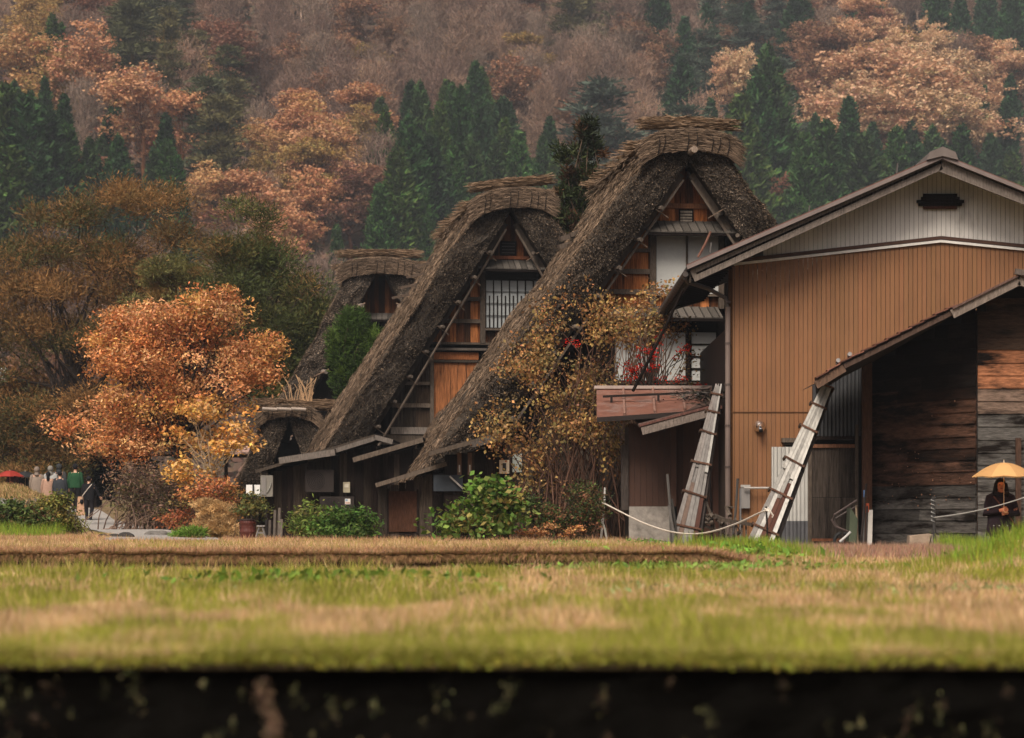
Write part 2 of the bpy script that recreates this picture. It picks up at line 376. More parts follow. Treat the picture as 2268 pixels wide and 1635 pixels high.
# grass blades
def blades(n, ymin, ymax, h, w, seed, colfn=turfcol, xr=None, lean=.35, pick=None, k=1.0):
    rng = np.random.default_rng(seed)
    Y = ymin+(ymax-ymin)*rng.uniform(0, 1, n)**.8; X = rng.uniform(-1, 1, n)*(.235*Y+1.2) if xr is None else rng.uniform(*xr, n)
    if pick is not None: kp = pick(X, Y, rng); X, Y = X[kp], Y[kp]
    n = len(X); Z = gz(X, Y)-.01; 
    if colfn is turfcol:
        gg = np.clip(patch(X, Y), .12, .88); pick_ = (rng.random(n) < gg)[:, None]; kk = .6+.8*fbm(np.stack([X, Y*.5], 1), 3, 2, 2)[:, None]
        c = np.where(pick_, [.235, .235, .035], np.where(rng.random((n, 1)) < .25, [.60, .43, .25], [.44, .28, .145]))*kk*rng.uniform(.6, 1.35, (n, 1))
    else: c = colfn(X, Y)*rng.uniform(.55, 1.4, (n, 1))*(1+.12*rng.normal(size=(n, 3)))
    
    hh = h*rng.uniform(.5, 1.5, n)*(.8+.5*vnoise(np.stack([X, Y], 1), 1.7, 4)); th = rng.uniform(0, 2*np.pi, n); ww = w*rng.uniform(.6, 1.4, n)
    ln = hh*lean*np.abs(rng.normal(size=n)); a2 = rng.uniform(0, 2*np.pi, n)
    b = np.stack([X, Y, Z], 1); d = np.stack([np.cos(th), np.sin(th)*.4, 0*th], 1)*ww[:, None]
    l = np.stack([np.cos(a2)*ln, np.sin(a2)*ln, hh], 1)
    V = np.stack([b-d, b+d, b+l], 1).reshape(-1, 3)
    return V, np.arange(3*n).reshape(n, 3), np.clip(c*k, .005, .8)
offp = lambda X, Y, r: ~((np.abs(X-pathx(Y)) < 1.3) & (Y > 52)) & ~((X > 3.4) & (X < 7.0) & (Y > 38.4) & (Y < 49)) & (Y < 64) & ~((Y > 60) & (X > -9))
g = MB()
g.add(*blades(150000, 8.66, 15, .055, .0035, 1)); nobank = lambda X, Y, r: (np.abs(Y-.02-ybank(X)) > .14) | (X > 2.6)
g.add(*blades(230000, 14, 32, .055, .0055, 2, pick=nobank)); g.add(*blades(230000, 30, 64, .065, .009, 3, pick=lambda X, Y, r: offp(X, Y, r) & nobank(X, Y, r)))
go = g.build('grass', M['grass']); tag(go, 'short field grass in straw brown and fresh green patches', 'grass', kind='stuff')
# longer dry and green tufts
g = MB()
dryf = lambda X, Y: np.broadcast_to(C(.38,.22,.12), X.shape+(3,))
grnf = lambda X, Y: np.broadcast_to(C(.19,.26,.03), X.shape+(3,))
yelf = lambda X, Y: np.broadcast_to(C(.36,.30,.09), X.shape+(3,))
g.add(*blades(60000, 29.2, 30.7, .07, .006, 11, dryf, lean=1.5, pick=lambda X, Y, r: (X < 3) & (Y > .07+ybank(X))))
g.add(*blades(26000, 29.0, 30.2, .11, .007, 20, lambda X, Y: np.broadcast_to(C(.24,.14,.075), X.shape+(3,)), lean=1.4, pick=lambda X, Y, r: (X < 2.9) & (np.abs(Y-.05-ybank(X)) < .09)))
tuft = lambda X, Y, r: r.random(len(X)) < np.clip((fbm(np.stack([X, Y*.8], 1), 2.6, 63, 2)-.60)*9, 0, 1)
g.add(*blades(110000, 9, 28.8, .12, .005, 21, pick=tuft, lean=.6)); g.add(*blades(60000, 31, 56, .11, .007, 22, pick=lambda X, Y, r: tuft(X, Y, r) & offp(X, Y, r), lean=.6))
rng = np.random.default_rng(57); n = 42000; X = rng.uniform(-9.5, 2.9, n); X = X[rng.random(n) < .35+.9*vnoise(X[:, None]*[1, 0], 1.3, 3)]; n = len(X); Y = ybank(X)+rng.uniform(.0, .10, n)
bs = np.stack([X, Y, gz(X, Y+.06)+.01], 1); tp = np.stack([rng.normal(size=n)*.05, -rng.uniform(.02, .13, n), rng.uniform(-.13, .05, n)], 1); wd = np.stack([rng.uniform(.004, .01, n), 0*X, 0*X], 1)
g.add(np.stack([bs-wd, bs+wd, bs+tp], 1).reshape(-1, 3), np.arange(3*n).reshape(n, 3), np.where(rng.random((n, 1)) < .15, [.17, .17, .03], [.36, .21, .105])*rng.uniform(.35, 1.25, (n, 1)))
g.add(*blades(2600, 27.6, 29.1, .13, .006, 12, yelf, pick=lambda X, Y, r: (X < -1.5)))
g.add(*blades(16000, 8.6, 8.72, .05, .003, 19, lean=1.6, xr=(-2.6, 2.6)))
g.add(*blades(26000, 21, 28.5, .16, .007, 13, grnf, xr=(4.6, 8.5), pick=lambda X, Y, r: r.random(len(X)) < np.exp(-((X-6.3)/1.1)**2-((Y-25)/3)**2)))
g.add(*blades(9000, 30.5, 35.5, .17, .007, 14, grnf, xr=(2.2, 4.4), pick=lambda X, Y, r: r.random(len(X)) < np.exp(-((X-3.3)/.7)**2-((Y-33)/1.8)**2)))
g.add(*blades(50000, 32, 40.5, .13, .006, 15, lambda X, Y: np.broadcast_to(C(.33,.2,.135), X.shape+(3,)), xr=(3.5, 9.5), lean=.7, pick=lambda X, Y, r: r.random(len(X)) < .15+np.exp(-((X-6.3)/2)**2)))
g.add(*blades(9000, 37.5, 40.3, .22, .008, 16, grnf, xr=(7.0, 9.4)))
g.add(*blades(5000, 58, 64, .28, .01, 17, grnf, xr=(-13.6, -11.3), pick=offp))
g.add(*blades(16000, 44, 60, .12, .008, 18, dryf, lean=.8, pick=offp))
tag(g.build('tall_grass', M['grass']), 'longer dry and green grass tufts along the bank and the mound', 'grass', kind='stuff')
# broad-leaved ground cover, blurred, in the foreground
def weeds(cx, cy, rx, ry, n, s, col, name, label, cat='weeds', hgt=.1, seed=5):
    rng = np.random.default_rng(seed); X = cx+rng.normal(size=n)*rx; Y = cy+rng.normal(size=n)*ry; Z = gz(X, Y)+rng.uniform(0, hgt, n)
    mb = MB(); leafset(mb, np.stack([X, Y, Z], 1), s, C(*col), .35, .45, .3, True, -.5, rng=rng)
    o = mb.build(name, M['leaf']); tag(o, label, cat, kind='stuff'); return o
weeds(-1.75, 21, .75, .5, 330, .050, (.12,.20,.028), 'weed_patch', 'bright green broad leaved weeds in the middle of the field', hgt=.13)
weeds(1.9, 27.3, 1.0, .8, 900, .045, (.17,.26,.05), 'weed_patch', 'clover like weeds in front of the right end of the bank', hgt=.1, seed=6)
weeds(3.25, 31.4, .35, .5, 150, .06, (.15,.28,.04), 'weed_patch', 'green weeds around the foot of the rope post', hgt=.14, seed=7)
weeds(3.2, 19, 1.7, .7, 700, .035, (.22,.27,.1), 'weed_patch', 'pale green low weeds in the right half of the field', hgt=.06, seed=8)
weeds(2.45, 42, .4, .25, 260, .035, (.14,.25,.05), 'weed_patch', 'small green weeds at the foot of the left leaning plank', hgt=.13, seed=9)
weeds(1.1, 41, .35, .2, 160, .03, (.2,.3,.08), 'weed_patch', 'small pale green weeds before the concrete plinth', hgt=.1, seed=10)
# retaining wall below the field edge
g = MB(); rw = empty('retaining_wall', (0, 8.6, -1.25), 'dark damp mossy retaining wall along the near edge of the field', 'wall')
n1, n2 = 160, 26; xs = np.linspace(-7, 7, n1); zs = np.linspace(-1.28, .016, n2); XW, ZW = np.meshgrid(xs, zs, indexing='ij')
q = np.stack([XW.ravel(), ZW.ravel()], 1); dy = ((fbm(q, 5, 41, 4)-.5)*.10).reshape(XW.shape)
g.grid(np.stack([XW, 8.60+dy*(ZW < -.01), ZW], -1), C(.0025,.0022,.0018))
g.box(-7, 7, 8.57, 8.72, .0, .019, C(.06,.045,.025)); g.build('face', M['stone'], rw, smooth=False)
g = MB(); rng = np.random.default_rng(3)
for i in range(170):
    x, z = rng.uniform(-2.6, 2.6), rng.uniform(-.42, -.04); m_ = int(rng.uniform(4, 40)); s = rng.uniform(.004, .016)*(1 if rng.random() < .85 else 1.8)
    p = np.array([x, 8.53, z])+rng.normal(size=(m_, 3))*[s, .004, s*rng.uniform(.8, 2.5)]; leafset(g, p, .0035, C(.20,.19,.09)*rng.uniform(.15, 1.2) if rng.random() < .7 else C(.16,.11,.07)*rng.uniform(.3, 1), .4, .8, rng=rng)
p = np.array([-.86, 8.53, -.22])+rng.normal(size=(1500, 3))*[.016, .004, .10]; p[:, 0] += .02*np.sin(p[:, 2]*22); leafset(g, p[p[:, 2] < -.03], .005, C(.15,.10,.065), .5, .8, rng=rng)
lo = g.build('lichen', M['stone'], rw); lo['kind'] = 'stuff'
g = MB(); rng = np.random.default_rng(4); n = 14000; X = rng.uniform(-2.8, 2.8, n)
leafset(g, np.stack([X, rng.uniform(8.52, 8.75, n), +.022+np.abs(rng.normal(size=n))*.010-.012*(rng.random(n) < .3)+.02*(vnoise(X[:, None]*[1, 0], 3, 2)-.5)], 1), .012, C(.20,.19,.03), .5, rng=rng)
g.build('moss', M['leaf'], rw)['kind'] = 'stuff'
g = MB(); rng = np.random.default_rng(5); base = np.array([-.13, 8.3, -.42])
for i in range(60):
    p = base+rng.normal(size=3)*np.array([.07, .05, .05]); p[2] = min(p[2], -.21)
leafset(g, np.array([base+np.array([abs(rng.normal())*.10-.06, rng.normal()*.03, .17-abs(rng.normal())*.05-.05]) for _ in range(70)]), .026, C(.33,.17,.05), .5, .45, rng=rng)
wp = empty('withered_plant', (-.13, 8.3, -1.2), 'withered orange leaved plant poking up before the dark wall', 'plant')
g.build('foliage', M['leaf'], wp); g = MB()
for i in range(6): g.tube(np.array([[-.13+i*.01, 8.3, -1.25], [-.12+i*.02, 8.3, -.7], [-.16+i*.035, 8.3, -.28]]), [.006, .005, .003], 5, C(.09,.06,.03))
g.build('stem', M['bark'], wp)
# ------------------------------------------------------------------ hillside
def hz(X, Y):
    X = np.asarray(X, float); Y = np.asarray(Y, float); q = np.stack([X.ravel(), Y.ravel()], 1)
    Xr = np.maximum(0, X-5); y0 = 232+1.25*np.minimum(Xr, 90)+10*np.sin(X*.045+1); sl = .47+.10*sst(X, 10, 90)
    d = np.maximum(0, Y-y0); return 1.2+sl*d*(d/(d+25))+((fbm(q, .02, 8)-.5).reshape(X.shape)*16*sst(Y, 240, 300))
ys = np.linspace(215, 900, 110); YY, UU = np.meshgrid(ys, np.linspace(-1, 1, 110), indexing='ij'); XX = UU*(60+YY*.34)
g = MB(); g.grid(np.stack([XX, YY, hz(XX, YY)-.3*(YY < 240)], -1)); tag(g.build('hillside', M['hill'], smooth=True), kind='structure')
def cedar_mesh(seed, fat=1.0):
    rng = np.random.default_rng(seed); mb = MB(); n = 330; h = rng.uniform(0, 1, n)**.85
    rad = lambda h: (.18*(1-h)**.72+.006)*fat
    a = rng.uniform(0, 2*np.pi, n); r = rad(h)*rng.uniform(.7, 1.15, n)*(.72+.6*vnoise(np.stack([np.cos(a)*1.2+seed, np.sin(a)*1.2, h*5], 1), 1.0, seed)); cc = np.stack([np.cos(a)*r, np.sin(a)*r, .04+h*.96], 1)
    m = 20; ci = np.repeat(np.arange(n), m); s = (.040*(1-h)+.015)[ci]; g_ = rng.normal(size=(n*m, 3)); p = cc[ci]+g_*s[:, None]*np.array([.6,.6,.75])
    out = np.stack([np.cos(a), np.sin(a), 0*a+.1], 1)[ci]
    D = unit(out*.8+np.array([0,0,.55])+rng.normal(size=(n*m, 3))*.45); Wd = unit(np.cross(D, rng.normal(size=(n*m, 3))))
    k = rng.uniform(.45, 1.7, n)[ci]*rng.uniform(.6, 1.5, n*m)
    c = C(.036,.066,.024)*k[:, None]*(1+.1*rng.normal(size=(n*m, 3))); mb.cards(p, D, Wd, .017, .0065, c)
    zz = np.linspace(.05, .97, 8); mb.tube(np.stack([0*zz, 0*zz, zz], 1), rad(zz)*.62, 7, C(.010,.018,.010)); mb.tube(np.array([[0,0,-.05],[0,0,.3]]), [.014,.012], 6, C(.09,.06,.045)); return mb
def broad_mesh(seed, tall=1.0, dens=1.0):
    rng = np.random.default_rng(seed); mb = MB(); ne = rng.integers(5, 9); ells = []
    for i in range(ne):
        z = rng.uniform(.42, .86); w = .20*(1-abs(z-.6)*1.1)
        ells.append((np.array([rng.normal()*.11, rng.normal()*.11, z]), np.array([w, w, w*.7*tall])*rng.uniform(.8, 1.2)))
    ells.append((np.array([0, 0, .86]), np.array([.10, .10, .12])))
    n = int(230*dens); cc, ks = ell_clumps(ells, n, rng, .45); m = 26; ci = np.repeat(np.arange(n), m); g_ = rng.normal(size=(n*m, 3))
    p = cc[ci]+g_*np.array([.024, .024, .013]); k = (rng.uniform(.55, 1.35, n))[ci]
    leafset(mb, p, .0115, np.ones((n*m, 3))*k[:, None]*(1+.06*rng.normal(size=(n, 3)))[ci], .2, .62, .45, True, .2, rng=rng)
    limbs(mb, [0, 0, -.03], cc[rng.choice(n, 26, replace=False)], .016, rng, .3, (.28,.22,.18), 5, thin=.0018)
    return mb
def bare_mesh(seed):
    rng = np.random.default_rng(seed); mb = MB(); n = 46; a = rng.uniform(0, 2*np.pi, n); h = rng.uniform(.35, 1, n); r = .20*np.sqrt(np.clip(1-((h-.55)/.5)**2, .03, 1))*rng.uniform(.3, 1, n)
    tips = np.stack([np.cos(a)*r, np.sin(a)*r, h], 1); limbs(mb, [0,0,-.03], tips, .013, rng, .2, (1.55,1.5,1.5), 5, thin=.0022)
    m = 62; ci = np.repeat(np.arange(n), m); g_ = rng.normal(size=(n*m, 3))*np.array([.045, .045, .055]); p = tips[ci]+g_-np.array([0,0,.03])
    D = unit(np.stack([np.cos(a)*.4, np.sin(a)*.4, 0*a+.9], 1)[ci]+rng.normal(size=(n*m, 3))*.35); Wd = unit(np.cross(D, rng.normal(size=(n*m, 3))))
    mb.cards(p, D, Wd, .028*rng.uniform(.5, 1.4, n*m), .0021, np.ones((n*m, 3))*rng.uniform(.65, 1.15, (n*m, 1)))
    k = rng.random(n*m) < .4; leafset(mb, p[k], .009, np.ones((k.sum(), 3))*C(1.1,.8,.6), .3, .6, rng=rng); return mb
def pine_mesh(seed):
    rng = np.random.default_rng(seed); mb = MB(); n = 70; h = rng.uniform(.3, 1, n); a = rng.uniform(0, 2*np.pi, n); r = (.24*(1-h)**.6+.03)*rng.uniform(.2, 1.1, n)
    cc = np.stack([np.cos(a)*r, np.sin(a)*r, h], 1); m = 52; ci = np.repeat(np.arange(n), m); g_ = rng.normal(size=(n*m, 3)); p = cc[ci]+g_*np.array([.045, .045, .011])
    D = unit(g_*np.array([1, 1, .3])+np.array([0, 0, .5])); Wd = unit(np.cross(D, rng.normal(size=(n*m, 3)))); k = rng.uniform(.6, 1.35, n)[ci]*rng.uniform(.75, 1.25, n*m)
    mb.cards(p, D, Wd, .017, .006, C(1,1,1)*k[:, None]); limbs(mb, [0,0,-.03], cc[rng.choice(n, 34, replace=False)], .014, rng, .3, (1.6,1.1,.9), 5, thin=.002); return mb
mk = {'cedar': [lambda s=s: cedar_mesh(s, [1, .8, 1.2][s % 3]) for s in range(7)], 'broad': [lambda s=s: broad_mesh(s+10, [1, 1.5, .9, 1.2][s % 4]) for s in range(5)],
      'bare': [lambda s=s: bare_mesh(s+30) for s in range(4)], 'pine': [lambda s=s: pine_mesh(s+50) for s in range(3)]}
protos = {}
KN = {'cedar': 'cedar_tree', 'broad': 'broadleaf_tree', 'bare': 'bare_tree', 'pine': 'pine_tree'}
def plant(kind, X, Y, H, wid, col, label, group, var=None, rng=R):
    var = int(rng.integers(len(mk[kind]))) if var is None else var
    if (kind, var) not in protos:
        o = mk[kind][var]().build(KN[kind], [M['leafo']]); me = o.data
        co = np.empty(len(me.vertices)*3, np.float32); me.vertices.foreach_get('co', co); co = co.reshape(-1, 3)+np.array(o.location, np.float32); me.vertices.foreach_set('co', co.ravel()); me.update()
        protos[kind, var] = o
    else: o = protos[kind, var].copy(); COL.objects.link(o)
    o.location = (X, Y, float(hz(np.array([X]), np.array([Y]))[0])-.3); o.scale = (H*wid, H*wid, H); o.rotation_euler = (0, 0, rng.uniform(0, 6.28)); o.color = (*[float(max(0, c)) for c in col], 1)
    tag(o, label, 'tree', group); return o
COLS = {'cedar': [(1,1,1), (.75,.95,.85), (1.35,1.25,.9), (.65,.75,.85), (1.1,1.3,1.0)], 'cedarb': [(.75,.95,1.15), (.7,.85,1.0), (.8,1.05,1.1)],  # pale and bluish tints put some of the valley haze into the leaf colour
        'orange': [(.62,.34,.18), (.60,.31,.16), (.56,.33,.15), (.54,.28,.15)], 'ochre': [(.44,.28,.10), (.38,.25,.09)],
        'peach': [(.70,.45,.27), (.68,.47,.28), (.66,.40,.24)], 'red': [(.28,.12,.075), (.31,.14,.085), (.24,.12,.08)],
        'bare': [(.27,.20,.155), (.23,.16,.125), (.30,.20,.145), (.21,.14,.11)], 'rust': [(.36,.19,.11), (.31,.17,.10)],
        'pine': [(.09,.095,.045), (.075,.085,.045), (.11,.10,.045)], 'pineb': [(.065,.09,.06), (.06,.08,.06)]}
BASE = {'cedar': 'cedar', 'cedarb': 'cedar', 'orange': 'broad', 'ochre': 'broad', 'peach': 'broad', 'red': 'broad', 'rust': 'broad', 'bare': 'bare', 'pine': 'pine', 'pineb': 'pine'}
WORD = {'cedar': 'dark green pointed cedar', 'cedarb': 'blue green hazy cedar', 'orange': 'orange leaved tree', 'ochre': 'yellow ochre leaved tree', 'peach': 'pale peach autumn tree',
        'red': 'dull red brown leaved tree', 'bare': 'leafless grey brown tree', 'rust': 'rust brown leaved tree', 'pine': 'olive green spreading pine', 'pineb': 'grey green hazy pine'}
HERO = [ # top px, top py, kind, height, width factor
 (930,185,'cedar',21,.75),(1022,192,'cedar',21,.8),(975,228,'cedar',19,.9),(1062,232,'cedar',19,.8),(1150,292,'cedar',18,.9),(1098,310,'cedar',18,.9),(905,262,'cedar',20,1.0),(880,330,'cedar',19,1.1),
 (955,300,'cedar',18,1.1),(1005,325,'cedar',17,1.1),(1045,300,'cedar',18,.9),(1190,365,'cedar',16,.9),(1235,345,'cedar',16,1.0),(912,440,'cedar',12,.75),(940,420,'cedar',14,.7),(745,500,'cedar',14,.8),
 (60,215,'cedar',23,1.2),(10,190,'cedar',24,1.2),(110,245,'cedar',21,1.1),(150,275,'cedar',19,1.1),(200,310,'cedar',17,1.0),(262,300,'cedar',16,.9),(20,330,'cedar',24,1.4),(90,330,'cedar',20,1.2),(370,310,'cedar',16,1.0),(340,330,'cedar',15,.9),(395,345,'cedar',14,.9),
 (192,35,'orange',21,1.05),(315,132,'orange',19,1.25),(400,182,'orange',17,1.1),(55,45,'orange',20,1.3),(110,110,'ochre',17,1.1),(715,252,'orange',18,1.1),(690,290,'ochre',16,1.2),(455,338,'orange',14,1.2),(530,358,'orange',14,1.35),(600,395,'orange',13,1.3),(640,450,'orange',12,1.2),(780,345,'red',15,1.4),(575,300,'ochre',13,.9),(205,325,'red',11,1.2),
 (375,20,'pine',20,.6),(300,10,'pine',19,1.3),(455,170,'pine',18,1.0),(485,215,'pine',18,1.0),(1335,175,'pineb',21,1.5),(1645,95,'peach',17,.7),(1605,110,'peach',15,.6),(1530,150,'cedarb',17,.7),(1545,230,'peach',11,1.3),(1700,105,'cedar',23,.95),(1680,170,'cedar',20,1.0),(1640,210,'cedar',20,1.0),
 (1880,215,'cedarb',19,.9),(1985,285,'cedar',18,1.0),(2065,285,'cedar',18,1.0),(2130,280,'cedar',19,1.1),(2180,190,'cedarb',16,.6),(2230,220,'cedarb',20,.9),(1830,270,'cedar',19,1.2),(1910,300,'cedar',19,1.2),(2030,320,'cedar',17,1.2),(2240,340,'cedar',17,1.1),(2195,300,'cedar',17,1.0),(1780,300,'cedar',19,1.0),(1745,420,'cedar',12,1.0),(1850,360,'cedar',15,1.0),(1950,350,'cedar',16,1.1),
 (1950,80,'peach',20,1.5),(2020,100,'peach',19,1.5),(2085,130,'peach',18,1.5),(1900,85,'peach',19,1.3),(1985,150,'peach',18,1.5),(2050,190,'peach',17,1.4),(2130,170,'peach',17,1.4),(1870,200,'peach',15,1.3),(1920,150,'peach',17,1.4),(1825,195,'peach',14,1.2),(2170,230,'peach',14,1.3),(2110,215,'peach',15,1.3),(1980,210,'peach',15,1.5),(1845,45,'rust',18,1.3),(2150,60,'rust',15,1.2)]
REG = [(0,120,170,620,'cedar'),(0,0,150,130,'ochre'),(230,0,480,120,'pine'),(400,130,540,360,'pine'),(170,290,440,560,'cedar'),(430,330,720,560,'orange'),(640,240,800,400,'orange'),(700,300,850,520,'rust'),
 (830,220,1130,620,'cedar'),(1110,330,1260,560,'cedar'),(1210,0,1460,120,'pine'),(1440,0,1790,340,'pineb'),(1600,200,1750,420,'cedar'),(1600,290,1740,520,'bare'),(1740,290,2268,560,'cedar'),(1790,130,2268,300,'peach'),(1820,0,1900,130,'peach'),(1700,150,1830,260,'rust'),(1900,0,2300,60,'cedarb'),(2080,60,2300,160,'cedarb'),(1780,60,2100,300,'peach')]
rng = np.random.default_rng(99); placed = []
LANDX = [(70, 'at the left edge'), (170, 'left of the maple'), (270, 'above the brown pine'), (400, 'above the maple'), (520, 'above the green pine'), (640, 'right of the green pine'), (760, 'left of the left ridge'), (870, 'above the left ridge'), (980, 'between the left and middle ridges'), (1090, 'left over the middle ridge'), (1200, 'right over the middle ridge'),
  (1300, 'left of the lone cypress'), (1400, 'right of the lone cypress'), (1500, 'left over the tall ridge'), (1610, 'right over the tall ridge'), (1720, 'right of the tall ridge'), (1830, 'over the barn eave'), (1940, 'over the barn slope'), (2050, 'left of the barn peak'), (2160, 'right of the barn peak'), (99999, 'at the right edge')]
DESC = [(60, 'highest up'), (130, 'second tier down'), (200, 'third tier down'), (280, 'fourth tier down'), (370, 'fifth tier down'), (470, 'low on the slope'), (9999, 'lowest on the slope')]
def where(px, py): return next(w for x, w in LANDX if px < x), next(w for y, w in DESC if py < y)
used = set()
for i, (px, py, k, H, w) in enumerate(HERO):
    if px > 1600: H *= 1.3
    Ys = np.linspace(236, 800, 1200); Xs = (px-CX)*Ys/F; top = CY-(hz(Xs, Ys)+H-CZ)*F/Ys
    ix = np.where(top < py)[0]; Y = Ys[ix[0]] if len(ix) else 600.; X = (px-CX)*Y/F; placed.append((X, Y, H*w*.16))
    wx, wy = where(px, py+60); c = np.array(COLS[k][i % len(COLS[k])])*rng.uniform(.9, 1.1)
    lb = f'{WORD[k]} {wx}, {wy}'
    plant(BASE[k], X, Y, H, w, c, lb, f'{WORD[k]}s on the hillside', rng=rng)
PA = np.array(placed); cnt = {}
Yv = 238.
while Yv < 640:
    st = 7.0+(Yv-238)*.008; Xv = -(.222*Yv+8)
    while Xv < .222*Yv+8:
        X = Xv+rng.uniform(-.45, .45)*st; Y = Yv+rng.uniform(-.4, .4)*st; Xv += st
        h0 = float(hz(np.array([X]), np.array([Y]))[0]); H = rng.uniform(9.5, 15)*(1.2 if X > 20 else 1)
        px = CX+F*X/Y; pm = CY-(h0+.62*H-CZ)*F/Y; pt = CY-(h0+H-CZ)*F/Y
        if pm < -60 or pt > (760 if px < 900 else 560): continue
        if Y < PA[:, 1].max()+5 and np.any((np.hypot(PA[:, 0]-X, (PA[:, 1]-Y)*.7) < 4.5)): continue
        inf = (PA[:, 1] > Y) & (np.abs(PA[:, 0]*Y/PA[:, 1]-X) < PA[:, 2]*.8+2)
        k = 'bare'; r_ = rng.random()
        for x0, y0, x1, y1, kk in REG:
            if x0 <= px+rng.normal()*18 < x1 and y0 <= pm+rng.normal()*14 < y1: k = kk; break
        if k == 'bare': k = 'bare' if r_ < .66 else 'rust' if r_ < .83 else 'red' if r_ < .92 else 'ochre' if r_ < .96 else 'pine'
        elif r_ < .07: k = 'bare'
        if k == 'peach' and r_ > .8: k = 'ochre' if r_ < .9 else 'cedarb'
        if k == 'pineb' and r_ > .45: k = 'cedarb' if r_ < .8 else 'rust' if r_ < .9 else 'pine'
        if k == 'pine' and r_ > .6: k = 'rust' if r_ < .8 else 'bare'
        if BASE[k] == 'cedar': H *= 1.15
        if cnt.get(BASE[k], 0) > 285: continue
        cnt[BASE[k]] = cnt.get(BASE[k], 0)+1
        wx, wy = where(px, pm); c = np.array(COLS[k][int(rng.integers(len(COLS[k])))])*rng.uniform(.8, 1.15)
        wf = {'cedar': .95, 'broad': 1.25, 'bare': 1.2, 'pine': 1.2}[BASE[k]]*rng.uniform(.85, 1.2)
        plant(BASE[k], X, Y, H, wf, c, f'{WORD[k]} {wx}, {wy}', f'{WORD[k]}s on the hillside', rng=rng)
    Yv += st*.95
print('hill trees', cnt)
dups = {}
for o in COL.objects:
    if o.get('group', '').endswith('on the hillside'): dups.setdefault(o['label'], []).append(o)
for lb, os_ in dups.items():
    if len(os_) > 1:
        os_.sort(key=lambda o: o.location.x/o.location.y); n_ = len(os_)
        nm = ['left', 'right'] if n_ == 2 else ['left', 'middle', 'right'] if n_ == 3 else [f'{w} from left' for w in ('first', 'second', 'third', 'fourth', 'fifth', 'sixth', 'seventh', 'eighth', 'ninth', 'tenth', 'eleventh', 'twelfth', 'thirteenth', 'fourteenth', 'fifteenth', 'sixteenth', 'seventeenth', 'eighteenth', 'nineteenth', 'twentieth')]
        for i, o in enumerate(os_): o['label'] = f'{lb}, {nm[min(i, len(nm)-1)]}' + (' one' if n_ < 4 else '')
g = MB(); n = 60000; Y = rng.uniform(235, 640, n); X = rng.uniform(-1, 1, n)*(.23*Y+8)
cb = np.array([[.12,.075,.055],[.15,.09,.06],[.09,.07,.04],[.05,.05,.03]])[rng.integers(0, 4, n)]
leafset(g, np.stack([X, Y, hz(X, Y)+rng.uniform(0, 1.6, n)], 1), .7, cb, .4, .5, .3, rng=rng)
tag(g.build('undergrowth', M['leaf']), 'brown undergrowth covering the hillside between the trees', 'undergrowth', kind='stuff')
# ------------------------------------------------------------------ thatched houses
def strawtube(mb, a, b, rad, n, rng, col=(.20,.132,.082), L=.5, wd=.008, fray=.12, sag=0):
    """bundle of straws round the axis a-b"""
    a = np.asarray(a, float); b = np.asarray(b, float); d = unit(b-a); Lt = np.linalg.norm(b-a)
    t = rng.uniform(-.02, 1.02, n); r = unit(np.cross(d, [0,0,1])); u = np.cross(r, d); th = rng.uniform(0, 2*np.pi, n); rr = rad*np.sqrt(rng.uniform(.55, 1.1, n))
    c = a+np.outer(t*Lt, d)+np.outer(np.cos(th)*rr, r)+np.outer(np.sin(th)*rr, u); c[:, 2] -= sag*np.sin(np.clip(t, 0, 1)*np.pi)
    D = unit(d*rng.choice([-1, 1], (n, 1))+rng.normal(size=(n, 3))*fray); W_ = unit(np.cross(D, rng.normal(size=(n, 3))))
    mb.cards(c, D, W_, L*.5*rng.uniform(.5, 1.2, n), wd, np.array(col)*rng.uniform(.35, 1.35, (n, 1)))
    k = 6; tt = np.linspace(0, 1, k)[:, None]; ax = a*(1-tt)+b*tt; ax[:, 2] -= sag*np.sin(tt[:, 0]*np.pi); mb.tube(ax, rad*.8, 10, C(.11,.08,.05))
